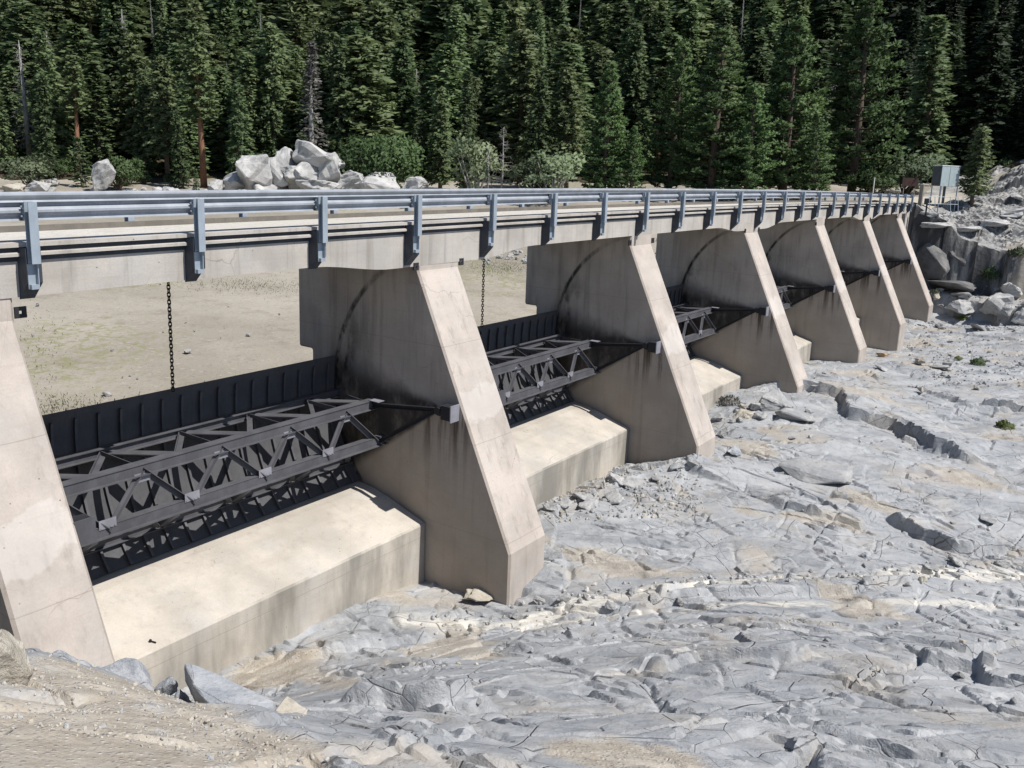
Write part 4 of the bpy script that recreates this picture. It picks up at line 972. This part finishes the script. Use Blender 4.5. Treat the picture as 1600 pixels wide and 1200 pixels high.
def fir(seed, h, rad, base, mat, bark, droop=.25, dens=1., gap=.1, power=.8, leaf=1.):
    r = random.Random(seed); L_ = Leaf(); tr = MB()
    bend = Vector((r.uniform(-.2, .2), r.uniform(-.2, .2), 0))
    tr.tube([(0, 0, -1.2), (bend.x*.3, bend.y*.3, h*.3), (bend.x, bend.y, h*.7), (bend.x, bend.y, h*.99)], [h*.016+.08, h*.013+.04, h*.007, .02], 8)
    z = base*h; lop = [r.uniform(.75, 1.15) for _ in range(8)]
    while z < h*.985:
        f = (z-base*h)/(h-base*h); R_ = rad*((1-f)**power)*(1 if f > .10 else .6+4*f)
        n = int(5+3*r.random()); a0 = r.uniform(0, 6.28)
        for i in range(n):
            if r.random() < gap: continue
            az = a0+i*6.283/n+r.uniform(-.35, .35); Lb = R_*r.uniform(.6, 1.15)*lop[int(az/6.283*8) % 8]+.18
            d = Vector((math.cos(az), math.sin(az), 0)); sl = Vector((-d.y, d.x, 0)); tone = r.random()*.6+.2
            lift = r.uniform(-.05, .25)
            p0 = Vector((bend.x*z/h, bend.y*z/h, z)); m = max(2, int(Lb/.36*dens))
            for k in range(m):
                t = (k+.6)/m; t = .15+.85*t
                c = p0+d*Lb*t+Vector((0, 0, Lb*(lift*t-droop*t*t*1.6)))
                for q in range(3 if t > .4 else 2):
                    w = (.40*(1-t*.3)+.1)*leaf; ax = (d*r.uniform(.3, 1)+sl*r.uniform(-1, 1)+Vector((0, 0, r.uniform(-.55, .25)))).normalized()*w*r.uniform(.6, 1.1)
                    bx = ax.cross(rv(r)).normalized()*w*r.uniform(.22, .45)
                    L_.quad(c+rv(r)*.16*leaf+ax*.3, ax, bx, tone+r.uniform(-.25, .25))
            if r.random() < .35 and Lb > 1: tr.tube([p0, p0+d*Lb*.8+Vector((0, 0, Lb*(lift*.8-droop)))], [.04, .012], 4, False)
        z += r.uniform(.26, .5)*(1.15-.45*f)/max(.7, dens**.5)
    return L_.mesh('crown', mat), (tr, bark)
def pine(seed, h, rad, base, mat, bark, tuft=.62):
    r = random.Random(seed); L_ = Leaf(); tr = MB()
    tr.tube([(0, 0, -1.2), (.1, 0, h*.4), (0, .1, h*.8), (0, 0, h*.99)], [h*.02+.1, h*.015+.05, h*.006, .03], 9)
    z = base*h
    while z < h*.97:
        f = (z-base*h)/(h-base*h); R_ = rad*(1-f**1.5)**.9*(.75+.25*min(1, f*5))
        n = int(4+3*r.random()); a0 = r.uniform(0, 6.28)
        for i in range(n):
            az = a0+i*6.283/n+r.uniform(-.4, .4); Lb = R_*r.uniform(.55, 1.15)+.25; d = Vector((math.cos(az), math.sin(az), 0)); sl = Vector((-d.y, d.x, 0))
            p0 = Vector((0, 0, z)); up_ = r.uniform(.05, .35); tone = r.random()*.5+.25
            tr.tube([p0, p0+d*Lb*.5+Vector((0, 0, Lb*.02)), p0+d*Lb*.9+Vector((0, 0, Lb*up_*.8))], [.07, .045, .015], 4, False)
            m = max(2, int(Lb/.55))
            for k in range(m):
                t = .3+.7*(k+.7)/m
                for q in range(2):
                    c = p0+d*Lb*t+sl*r.uniform(-.5, .5)*Lb*.35*t+Vector((0, 0, Lb*up_*t*t+r.uniform(-.2, .25)))
                    tn = tone+r.uniform(-.2, .2); s_ = tuft*r.uniform(.7, 1.15)
                    for e in range(11):
                        v = rv(r); v.z = abs(v.z)*.9-.15; v = (v+d*.35).normalized(); ax = v*s_*.5; bx = ax.cross(rv(r)).normalized()*s_*.16
                        L_.quad(c+v*s_*.3, ax, bx, tn+r.uniform(-.15, .15))
        z += r.uniform(.5, .85)
    for e in range(14):
        v = rv(r); v.z = abs(v.z); L_.quad(Vector((0, 0, h*.97))+v*.25, v*.35, v.cross(rv(r)).normalized()*.1, .5)
    return L_.mesh('crown', mat), (tr, bark)
def bush(seed, rx, rz, mat, bark, n=900, leaf=.16, lobes=9):
    r = random.Random(seed); L_ = Leaf(); tr = MB()
    C_ = []
    for i in range(lobes):
        a = r.uniform(0, 6.28); q = r.uniform(.1, .72); zz = r.uniform(.3, .8)*rz
        C_.append((Vector((math.cos(a)*q*rx, math.sin(a)*q*rx, zz)), r.uniform(.28, .46)*rx, r.uniform(.2, .8)))
        tr.tube([(r.uniform(-.1, .1)*rx, r.uniform(-.1, .1)*rx, -.2), tuple(C_[-1][0])], [.035*rz**.5+.02, .015], 5, False)
    for i in range(n):
        c, s_, tn = C_[r.randrange(lobes)]; v = rv(r); v.z = v.z if r.random() < .3 else abs(v.z)
        p = c+v*s_*r.uniform(.65, 1.12); p.z = max(.03, min(p.z, rz*1.08)); ax = rv(r)*leaf*r.uniform(.6, 1.2); bx = ax.cross(rv(r)).normalized()*leaf*.5
        L_.quad(p, ax, bx, tn+r.uniform(-.25, .25))
    return L_.mesh('foliage', mat, rz*.35), (tr, bark)
def snag(seed, h, rad, mat, twigs=120, droop=.5):
    r = random.Random(seed); tr = MB(); br = MB()
    tr.tube([(0, 0, -1.), (.1, 0, h*.5), (.05, .08, h)], [h*.011+.07, h*.008+.03, .02], 8)
    for i in range(twigs):
        f = r.uniform(.12, .98); z = h*f; az = r.uniform(0, 6.28); Lb = rad*(1-f*.9)*r.uniform(.4, 1.1); d = Vector((math.cos(az), math.sin(az), 0)); p0 = Vector((.07, .03, z))
        p1 = p0+d*Lb*.5+Vector((0, 0, -droop*Lb*.15)); p2 = p0+d*Lb+Vector((0, 0, -droop*Lb*.8)); br.tube([p0, p1, p2], [.035, .025, .01], 4, False)
        for q in range(4):
            t = r.uniform(.35, 1); c = p0.lerp(p2, t); e = (rv(r)+Vector((0, 0, -droop*1.2))).normalized()*r.uniform(.25, .7); br.tube([c, c+e], [.014, .005], 3, False)
    bm_ = br.mesh('branches', False); bm_.materials.append(mat); return bm_, (tr, mat)
VAR = {}
def reg(key, cm, tb):
    tr, bk = tb; tm = tr.mesh('trunk', False); tm.materials.append(bk)
    for p in tm.polygons: p.use_smooth = True
    zs = max(v.co.z for v in tm.vertices) if key.startswith('snag') else max(v.co.z for v in cm.vertices)
    VAR.setdefault(key.split('#')[0], []).append((cm, tm, zs))
for i in range(4):
    reg('fir#', *fir(1000+i, 22, 2.6+.3*i, .06+.04*i, M['fir'], M['bark'], .22+.06*i, 1., .14, .50+.05*i, 1.2))
    reg('darkfir#', *fir(1100+i, 23, 2.4+.3*i, .05, M['darkfir'], M['bark'], .28, 1.0, .12, .55, 1.2))
    reg('deepfir#', *fir(1150+i, 23, 2.5+.3*i, .05, M['deepfir'], M['bark'], .28, 1.0, .12, .55, 1.2))
    reg('olive#', *fir(1200+i, 21, 2.9+.3*i, .10+.05*i, M['olive'], M['bark'], .10+.05*i, .95, .18, .42+.04*i, 1.35))
for i in range(3):
    reg('slim#', *fir(1300+i, 20, 1.6+.2*i, .04, M['fir'], M['bark'], .3, 1., .08, .6, 1.1))
    reg('tallpine#', *fir(1400+i, 26, 2.7, .42+.06*i, M['olive'], M['redbark'], .05, .95, .16, .5, 1.25))
    reg('pine#', *pine(1500+i, 20, 4.6+.4*i, .05, M['pine'], M['bark']))
    reg('snag#', *snag(1600+i, 18, 1.7+.4*i, M['dead'], 110+30*i, .7))
    reg('bush#', *bush(1700+i, 2.3, 3.2, M['shrub'], M['bark'], 1500, .20, 13))
    reg('greybush#', *bush(1730+i, 2.0, 2.6, M['greyleaf'], M['bark'], 1300, .16, 11))
    reg('palebush#', *bush(1760+i, 2.2, 4.0, M['pale'], M['dead'], 1000, .17, 12))
reg('baresnag#', *snag(1650, 9, 2.6, M['dead'], 60, -.1)); reg('baresnag#', *snag(1651, 9, 2.2, M['dead'], 45, -.2))
reg('bigbush#', *bush(1800, 5.0, 6.2, M['shrub'], M['bark'], 4200, .26, 24))
reg('youngfir#', *fir(1810, 8, 1.7, .02, M['fir'], M['bark'], .12, 1.1, .05, .8, .8)); reg('youngfir#', *fir(1811, 8, 2.0, .02, M['olive'], M['bark'], .05, 1.1, .05, .7, .8))
reg('greyfir#', *fir(1830, 18, 2.0, .08, M['greydead'], M['dead'], .55, .8, .2, .9, .75))
reg('brownfir#', *fir(1820, 18, 1.8, .2, M['brownleaf'], M['bark'], .4, .6, .3))
CATS = {'bush': ('shrub', 'shrub'), 'greybush': ('shrub', 'shrub'), 'palebush': ('shrub', 'shrub'), 'bigbush': ('shrub', 'shrub'), 'snag': ('dead_tree', 'dead tree'), 'greyfir': ('fir_tree', 'tree'), 'baresnag': ('dead_tree', 'dead tree'), 'pine': ('pine_tree', 'tree'), 'tallpine': ('pine_tree', 'tree')}
tr_r = random.Random(99)
def tree(key, x, y, z, h, label, group=None, var=None, wide=1.):
    v = VAR[key]; cm, tm, zs = v[tr_r.randrange(len(v)) if var is None else var % len(v)]
    nm, cat = CATS.get(key, ('fir_tree', 'tree')); r0 = empty(nm, (x, y, z)); s_ = h/zs; r0.scale = (s_*wide, s_*wide, s_); r0.rotation_euler = (tr_r.gauss(0, .022), tr_r.gauss(0, .022), tr_r.uniform(0, 6.28)); tag(r0, label, cat, group)
    link('stem' if cat == 'shrub' else 'trunk', tm, r0); link('foliage' if cat == 'shrub' else 'branches' if cat == 'dead tree' else 'crown', cm, r0); return r0
def treepx(key, px, by, ty, depth, label, group=None, var=None, wide=1., own=False):
    p = at(px, by, depth); z = p.z if own else min(gz(p.x, p.y), p.z+1.5); top = at(px, ty, depth).z
    return tree(key, p.x, p.y, z-.1, top-z, label, group, var, wide)
FRONT = [
 ('greybush', 48, 287, 238, 92, 'rounded grey green shrub at the far left of the shore', 0, 1.3), ('bush', 186, 282, 241, 94, 'round dark green shrub right of the big boulder', 1, .95), ('youngfir', 128, 284, 212, 95, 'small bushy conifer left of the big boulder', 0, 1.2),
 ('darkfir', 75, 286, 120, 100, 'dark dense fir behind the grey green shrub', 0, 1.2), ('olive', 215, 280, 55, 108, 'tall olive conifer behind the big boulder', 1, 1.15), ('olive', 262, 278, 88, 104, 'olive conifer with bright foliage left of the red trunk', 2, 1.1),
 ('tallpine', 318, 268, 40, 100, 'tall pine with bare reddish trunk behind the low rocks', 0, 1.2), ('darkfir', 285, 285, 165, 98, 'low dark fir in front of the olive conifers', 1, 1.2), ('fir', 375, 282, 130, 98, 'green fir left of the rock outcrop', 2, 1.1), ('youngfir', 307, 288, 262, 93, 'very small fir at the foot of the red trunk', 0, 1),
 ('greyfir', 486, 240, 66, 98, 'tall grey dead fir rising behind the rock outcrop', 1, 1.25), ('fir', 432, 250, 40, 108, 'tall green fir left of the grey dead fir', 0, 1.), ('darkfir', 530, 270, 62, 106, 'dark fir right of the grey dead fir', 2, 1.1),
 ('bigbush', 603, 290, 206, 92, 'broad dark green bush beside the rock outcrop', 0, 1.05), ('olive', 688, 290, 135, 97, 'yellow green conifer right of the broad bush', 0, 1.1), ('olive', 655, 288, 185, 98, 'smaller yellow green conifer behind the broad bush', 1, 1.1), ('slim', 726, 288, 112, 99, 'slim dark conifer behind the bare dead tree', 1, 1.1),
 ('palebush', 748, 292, 205, 90, 'pale green aspen shrub left of the bare dead tree', 0, 1.0), ('baresnag', 783, 293, 196, 89, 'bare grey dead tree with thin branches in front of the forest', 0, 1.), ('baresnag', 762, 294, 226, 88, 'smaller bare dead tree beside the taller bare one', 1, 1.), ('palebush', 868, 293, 228, 88, 'pale green aspen thicket left of the big pines', 1, 1.3), ('greybush', 835, 293, 246, 90, 'grey green shrub between bare tree and aspen thicket', 1, 1.2),
 ('olive', 885, 292, 105, 100, 'olive conifer behind the aspen thicket', 3, 1.1), ('fir', 838, 292, 120, 100, 'green conifer behind the grey green shrub', 3, 1.2), ('pine', 942, 296, 98, 92, 'bushy grey green pine right of the aspen thicket', 0, 0.95), ('pine', 985, 296, 195, 90, 'short bushy pine at the foot of the taller pines', 1, .9),
 ('pine', 1045, 298, 62, 95, 'tall narrow pine at the left of the big pines', 2, 0.85), ('pine', 1112, 299, 48, 90, 'big broad bright green pine behind the guardrail', 0, 1.25), ('pine', 1222, 300, 30, 92, 'big broad pine in the middle of the big pines', 1, 1.1), ('pine', 1330, 301, -10, 95, 'tallest big pine at the right of the group', 2, 0.95), ('pine', 1272, 300, 175, 86, 'short bright pine in front of the two big pines', 0, 1.1), ('pine', 1165, 299, 130, 88, 'medium pine between the two big pines', 2, 1.1),
 ('greybush', 1408, 296, 232, 96, 'grey green bush behind the brown board sign', 2, 1.3), ('bush', 1365, 300, 262, 92, 'low green bush at the foot of the tallest pine', 0, 1.2), ('youngfir', 1452, 285, 190, 106, 'light green young conifer behind the sheet metal box', 1, 1.0), ('olive', 1517, 322, 196, 78, 'olive young conifer standing beside the sheet metal box', 1, 1.35),
 ('tallpine', 40, 262, -30, 125, 'very tall pine with orange trunk at the far left', 1, 1.), ('snag', 92, 205, 122, 118, 'slender white snag at the left among the firs', 0, .5), ('snag', 105, 222, 128, 118, 'second slender white snag close to the first', 2, .6), ('baresnag', 220, 150, 70, 128, 'thin white snag standing above the olive conifers', 0, .4), ('baresnag', 392, 140, 82, 122, 'thin white snag left of the green fir', 1, .4), ('baresnag', 172, 100, 48, 132, 'short thin white snag high at the left', 0, .4),
 ('snag', 240, 75, -5, 140, 'white snag at the top left of the forest', 1, .5), ('snag', 288, 95, 10, 138, 'pale snag between the olive conifers at the upper left', 0, .5), ('snag', 410, 118, 20, 132, 'thin pale snag right of the olive conifers', 2, .5), ('baresnag', 355, 130, 95, 120, 'short pale snag above the green fir', 1, .4), ('snag', 530, 90, 20, 138, 'slender pale snag upper middle of the forest', 1, .5), ('snag', 905, 45, -10, 150, 'pale snag high in the middle of the forest', 2, .5), ('snag', 975, 30, -20, 150, 'pale snag at the top edge of the forest', 0, .5),
 ('greyfir', 558, 105, 40, 130, 'grey half dead fir above the broad bush', 1, 1.3), ('greyfir', 750, 70, 0, 150, 'grey half dead fir high in the middle of the forest', 2, 1.1), ('snag', 1158, 60, -12, 130, 'grey snag high above the big pines', 0, .8), ('greyfir', 440, 60, 20, 145, 'grey half dead fir high above the outcrop', 0, 1.2), ('brownfir', 676, 140, 115, 125, 'brown dying fir top in the middle of the forest', 0, 1.2), ('brownfir', 1425, 100, 68, 150, 'rust coloured dead fir at the upper right', 0, .9),
]
for kd, px, by, ty, dp, lb, va, wd in FRONT: treepx(kd, px, by, ty, dp, lb, None, va, wd, own=kd in ('snag', 'baresnag', 'brownfir', 'greyfir') and by < 200)
FP = [(at(f[1], f[2], f[4]).x, at(f[1], f[2], f[4]).y) for f in FRONT]
GRID = {}
def SD(x, y):
    best = 1e9; sg = 1
    for (ax, ay), (bx_, by_) in zip(SHORE[:-1], SHORE[1:]):
        dx, dy = bx_-ax, by_-ay; u = max(0, min(1, ((x-ax)*dx+(y-ay)*dy)/(dx*dx+dy*dy))); d = math.hypot(x-ax-u*dx, y-ay-u*dy)
        if d < best: best = d; sg = 1 if (x-ax)*dy-(y-ay)*dx > 0 else -1
    return best*sg
FAR = {}
for q, (sd_, rad_, mt_) in {'fir': (2000, 2.6, 'fir'), 'darkfir': (2010, 2.6, 'darkfir'), 'deepfir': (2015, 2.6, 'deepfir'), 'olive': (2020, 3.0, 'olive'), 'slim': (2030, 1.7, 'fir')}.items():
    for i in range(2):
        m_, _ = fir(sd_+i, 14, rad_, .04, M[mt_], M['bark'], .2, .62, .14, .52, 1.6)
        co = np.zeros(len(m_.vertices)*3); m_.vertices.foreach_get('co', co); tn_ = np.zeros(len(m_.vertices), np.float32); m_.attributes['tone'].data.foreach_get('value', tn_)
        nv = np.zeros(len(m_.loops)*3); m_.corner_normals.foreach_get('vector', nv); FAR.setdefault(q, []).append((co.reshape(-1, 3), tn_, 14., nv.reshape(-1, 3))); bpy.data.meshes.remove(m_)
ZON = {('fir', 0): 'mid green fir in the dense forest at the left', ('fir', 1): 'mid green fir in the dense forest in the middle', ('fir', 2): 'mid green fir in the dark forest at the right',
       ('darkfir', 0): 'dark green fir in the dense forest at the left', ('darkfir', 1): 'dark green fir in the dense forest in the middle', ('darkfir', 2): 'mid green bushy fir in the dark forest at the right', ('deepfir', 2): 'shade-darkened green fir in the dark forest at the right',
       ('olive', 0): 'olive green conifer in the dense forest at the left', ('olive', 1): 'olive green conifer in the dense forest in the middle', ('olive', 2): 'olive green conifer in the dark forest at the right',
       ('slim', 0): 'slim pointed fir in the dense forest at the left', ('slim', 1): 'slim pointed fir in the dense forest in the middle', ('slim', 2): 'slim pointed fir in the dark forest at the right',
       ('tallpine', 0): 'bare trunked tall pine in the dense forest at the left', ('tallpine', 1): 'bare trunked tall pine in the dense forest in the middle', ('tallpine', 2): 'bare trunked tall pine in the dark forest at the right',
       ('snag', 0): 'grey dead snag in the dense forest at the left', ('snag', 1): 'grey dead snag in the dense forest in the middle', ('snag', 2): 'grey dead snag in the dark forest at the right'}
CAND = []
tries = 0
while tries < 16000:
    tries += 1
    px = tr_r.uniform(-110, 1710); d = 97+165*tr_r.random()**1.15
    p = at(px, 280, d); sdist = float(SD(p.x, p.y))
    if sdist > -7: continue
    if px > 1395 and p.x > -18 and p.y < 118: continue
    if any((p.x-a)**2+(p.y-b)**2 < 7 for a, b in FP): continue
    sep = 4.0+max(0, d-100)*.014; gx, gy = int(p.x//6), int(p.y//6)
    if any((p.x-q[0])**2+(p.y-q[1])**2 < sep*sep for ix in (-1, 0, 1) for iy in (-1, 0, 1) for q in GRID.get((gx+ix, gy+iy), ())): continue
    GRID.setdefault((gx, gy), []).append((p.x, p.y)); CAND.append((d, px, p.x, p.y))
CAND.sort(); FARN = []; FARV = []; FART = []; FARM = []
CX = np.array([(q[2], q[3]) for q in CAND]); CZ = ground_h(CX[:, 0], CX[:, 1])[0]
for n_, (d, px, x, y) in enumerate(CAND):
    zn = 0 if px < 540 else 1 if px < 1300 else 2; u = tr_r.random()
    if zn == 2: kd = 'deepfir' if u < .80 else 'darkfir' if u < .93 else 'slim'
    else: kd = 'fir' if u < .32 else 'darkfir' if u < .46 else 'olive' if u < .72 else 'slim' if u < .88 else 'tallpine' if u < .95 else 'snag'
    h = 7+12.5*tr_r.random()**.8+max(0, d-120)*.02 if kd not in ('snag', 'tallpine') else tr_r.uniform(12, 17)
    z = float(CZ[n_])-.3; wd = tr_r.uniform(1.05, 2.1)
    if n_ < 238: tree(kd, x, y, z, h, ZON[(kd, zn)], 'trees of the forest on the hillside', None, wd)
    else:
        if kd in ('snag', 'tallpine'): kd = 'olive'
        src = FAR[kd][tr_r.randrange(2)]; V = src[0]; s_ = h/src[2]; a_ = tr_r.uniform(0, 6.28); ca, sa = math.cos(a_), math.sin(a_)
        Q = np.stack([(V[:, 0]*ca-V[:, 1]*sa)*s_*wd+x, (V[:, 0]*sa+V[:, 1]*ca)*s_*wd+y, V[:, 2]*s_+z], 1); FARV.append(Q); nn_ = src[3]; FARN.append(np.stack([nn_[:, 0]*ca-nn_[:, 1]*sa, nn_[:, 0]*sa+nn_[:, 1]*ca, nn_[:, 2]], 1)); FART.append(np.clip(src[1]+tr_r.uniform(-.35, .3), 0, 1)); FARM.append(np.full(len(Q)//4, ['fir', 'darkfir', 'olive', 'slim', 'deepfir'].index(kd)))
me = leafmesh('far_wood', np.concatenate(FARV), np.concatenate(FART).astype(np.float32), np.concatenate(FARN))
for q in ('fir', 'darkfir', 'olive', 'fir', 'deepfir'): me.materials.append(M[q])
me.polygons.foreach_set('material_index', np.concatenate(FARM).astype(np.int32)); o = link('far_wood', me); tag(o, 'dense mass of far conifers up the hillside', kind='stuff')
# undergrowth and small plants
for i in range(40):
    px = tr_r.uniform(0, 1400); d = tr_r.uniform(91, 103); p = at(px, 290, d)
    if float(shore_d(np.array([p.x]), np.array([p.y]))[0]) > 1: continue
    tree(tr_r.choice(['bush', 'greybush', 'bush']), p.x, p.y, gz(p.x, p.y)-.1, tr_r.uniform(1.0, 2.6), 'low shrub in the undergrowth along the forest edge', 'undergrowth shrubs')
def tuft(px, py, w, label, mat=None, h=.5):
    p, d = hit(px, py); r = random.Random(int(px)); L_ = Leaf(); w_ = w*d/F*.5
    for i in range(260):
        a = r.uniform(0, 6.28); q = r.random()**.6*w_; v = Vector((math.cos(a)*q*.8, math.sin(a)*q*.8, r.uniform(0, 1)*w_*h*1.6*(1-.6*q/w_)))
        ax = (rv(r)+Vector((0, 0, .8))).normalized()*w_*.22; L_.quad(v, ax, ax.cross(rv(r)).normalized()*w_*.06, r.random())
    o = link('plant', L_.mesh('plant', mat or M['grass'])); o.location = p; tag(o, label, 'plant'); return o
tuft(1570, 668, 32, 'bright green tuft growing alone on the bedrock at the right'); tuft(1527, 570, 28, 'dark green tuft near the rubble below the cliff', M['bush'] if 'bush' in M else M['shrub']); tuft(1497, 562, 14, 'small green tuft left of the dark green one')
tuft(1502, 500, 16, 'small light green plant between the boulders'); tuft(1545, 452, 34, 'green bush growing at the base of the cliff', M['shrub'], .9); tuft(1462, 458, 18, 'yellowish plant by the last pier', M['greyleaf']); tuft(1590, 405, 40, 'brownish bush hanging in the cliff', M['greyleaf'], .4); tuft(1570, 258, 30, 'low green shrub on top of the granite slope', M['shrub'])
tuft(1140, 630, 40, 'grey brush heap by the third sill', M['greydead'], .4)
# sparse grass on the reservoir floor
L_ = Leaf(); r3 = random.Random(12)
for cx_, cy_, sx_, sy_, n_ in ((400, 443, 60, 5, 700), (785, 419, 26, 4, 900), (95, 605, 40, 12, 500), (150, 592, 50, 8, 200), (355, 570, 40, 6, 160), (60, 520, 30, 30, 160)):
    for i in range(n_):
        q = onZ(r3.gauss(cx_, sx_), r3.gauss(cy_, sy_), -6.3); 
        if q.x > -20.5 or q.x < -70: continue
        z = ev(SOL_UP, np.array([q.x]), np.array([q.y]))[0]; ax = (rv(r3)*.6+Vector((0, 0, 1))).normalized()*r3.uniform(.03, .075)
        L_.quad(Vector((q.x, q.y, float(z)+.06)), ax, ax.cross(rv(r3)).normalized()*.012, r3.random())
o = link('grass', L_.mesh('grass', M['grass'])); tag(o, 'thin green grass patches on the dry reservoir floor', kind='stuff')

# ------------------------------------------------------------------ things at the far end of the bridge
bx = empty('equipment_box', at(1470, 331, 76.5)); tag(bx, 'grey green sheet metal box on tall thin legs at the far end of the bridge', 'box')
bp = Vector(bx.location); q0 = at(1471, 275, 76) - bp; q1 = at(1499, 275, 77.2)-bp; q2 = at(1456.5, 275, 77.6)-bp
ex = Vector((q1.x-q0.x, q1.y-q0.y, 0)); ey = Vector((q2.x-q0.x, q2.y-q0.y, 0)); zt = at(1471, 258, 76).z-bp.z; zb = at(1471, 291, 76).z-bp.z; o0 = Vector((q0.x, q0.y, 0))
def quadbox(o_, a, b, z0, z1):
    mb = MB(); c = [o_, o_+a, o_+a+b, o_+b]; vs = [Vector((q.x, q.y, z0)) for q in c]+[Vector((q.x, q.y, z1)) for q in c]
    mb.add(vs, [(0, 3, 2, 1), (4, 5, 6, 7), (0, 1, 5, 4), (1, 2, 6, 5), (2, 3, 7, 6), (3, 0, 4, 7)]); return mb
b_ = quadbox(o0, ex, ey, zb, zt-.06).build('body', M['box'], bx); bevel(b_, .015)
quadbox(o0-ex*.02-ey*.02, ex*1.04, ey*1.04, zt-.058, zt).build('lid', M['white'], bx)
quadbox(o0-ex*.012+ey*.04, ex*.01, ey*.92, zb+.04, zt-.1).build('side_panel', M['boxdark'], bx)
quadbox(o0+ex*.45-ey*.008, ex*.012, ey*.008, zb+.03, zt-.1).build('seam', M['boxdark'], bx)
for a, b in ((0, 0), (.94, 0), (0, .92), (.5, .9)):
    c = o0+ex*a+ey*b; mb = MB(); mb.box(c.x, c.x+.08, c.y, c.y+.08, -.5, zb); mb.build('leg', M['galv'], bx)
c = o0+ex*.45+ey*.5; mb = MB(); mb.box(c.x, c.x+.2, c.y, c.y+.15, -.5, zb); mb.build('conduit', M['boxdark'], bx)
c = at(1448, 322, 75.4); st = empty('valve_stand', c); tag(st, 'dark valve housing on a short post by the bridge end', 'valve')
mb = MB(); mb.box(-.22, .22, -.2, .2, .15, .66); b_ = mb.build('housing', M['boxdark'], st); bevel(b_, .04); mb = MB(); mb.tube([(0, 0, -.9), (0, 0, .15)], .07, 10); mb.build('post', M['black'], st); mb = MB(); mb.tube([(.22, 0, .4), (.34, 0, .4)], .10, 12); mb.build('cap', M['black'], st)
hr = empty('handrail', at(1475, 330, 75)); tag(hr, 'low thin metal handrail in front of the sheet metal box', 'railing'); hb = Vector(hr.location)
for i, (px, py) in enumerate(((1452, 330), (1461, 331), (1485, 334), (1497, 336))):
    a = at(px, py+4, 75)-hb; b = at(px, 307, 75)-hb; mb = MB(); mb.tube([a, b], .03, 6); mb.build('post', M['galv'], hr)
for y_ in (307, 318): mb = MB(); mb.tube([at(1450, y_, 75)-hb, at(1497, y_+1.5, 75)-hb], .026, 6); mb.build('rail', M['galv'], hr)
p = at(1437, 322, 76.5); o = MB(); o.box(-.16, .16, -.16, .16, -.6, 1.9); b_ = o.build('gate_post', M['wood'], None, p); bevel(b_, .03); tag(b_, 'square weathered post at the far end of the guardrail', 'post')
sg = empty('board_sign', at(1421, 296, 92)); tag(sg, 'dark brown board sign on two posts beside the sandy road', 'sign')
mb = MB(); mb.box(-.8, .8, -.03, .03, .35, 1.2); b_ = mb.build('board', M['signbrown'], sg); mb = MB(); mb.box(-.62, -.54, .035, .1, -.8, 1.2); mb.build('post', M['wood'], sg); mb = MB(); mb.box(.54, .62, .035, .1, -.8, 1.2); mb.build('post', M['wood'], sg); sg.rotation_euler = (0, 0, .5)
p = at(1364, 301, 88); mb = MB(); mb.tube([(0, 0, -1), (0, 0, 1.5)], .05, 8); o = mb.build('marker_post', M['white'], None, p); tag(o, 'thin white marker post behind the far guardrail', 'post')
for px, py, w, l in ((1395, 297, 20, 'white stones edging the sandy road near the bridge'), (1440, 288, 20, 'pale log lying beside the sandy road')):
    p = at(px, py, 92); z = gz(p.x, p.y); mb = MB(); mb.tube([(-.7, -.2, .1), (0, 0, .17), (.7, .3, .1)], [.12, .17, .11], 9); o = mb.build('log', M['white'] if 0 else M['dead'], None, (p.x, p.y, max(z, p.z-.2))); tag(o, l.replace('white stones edging', 'pale log at the edge of'), 'log')
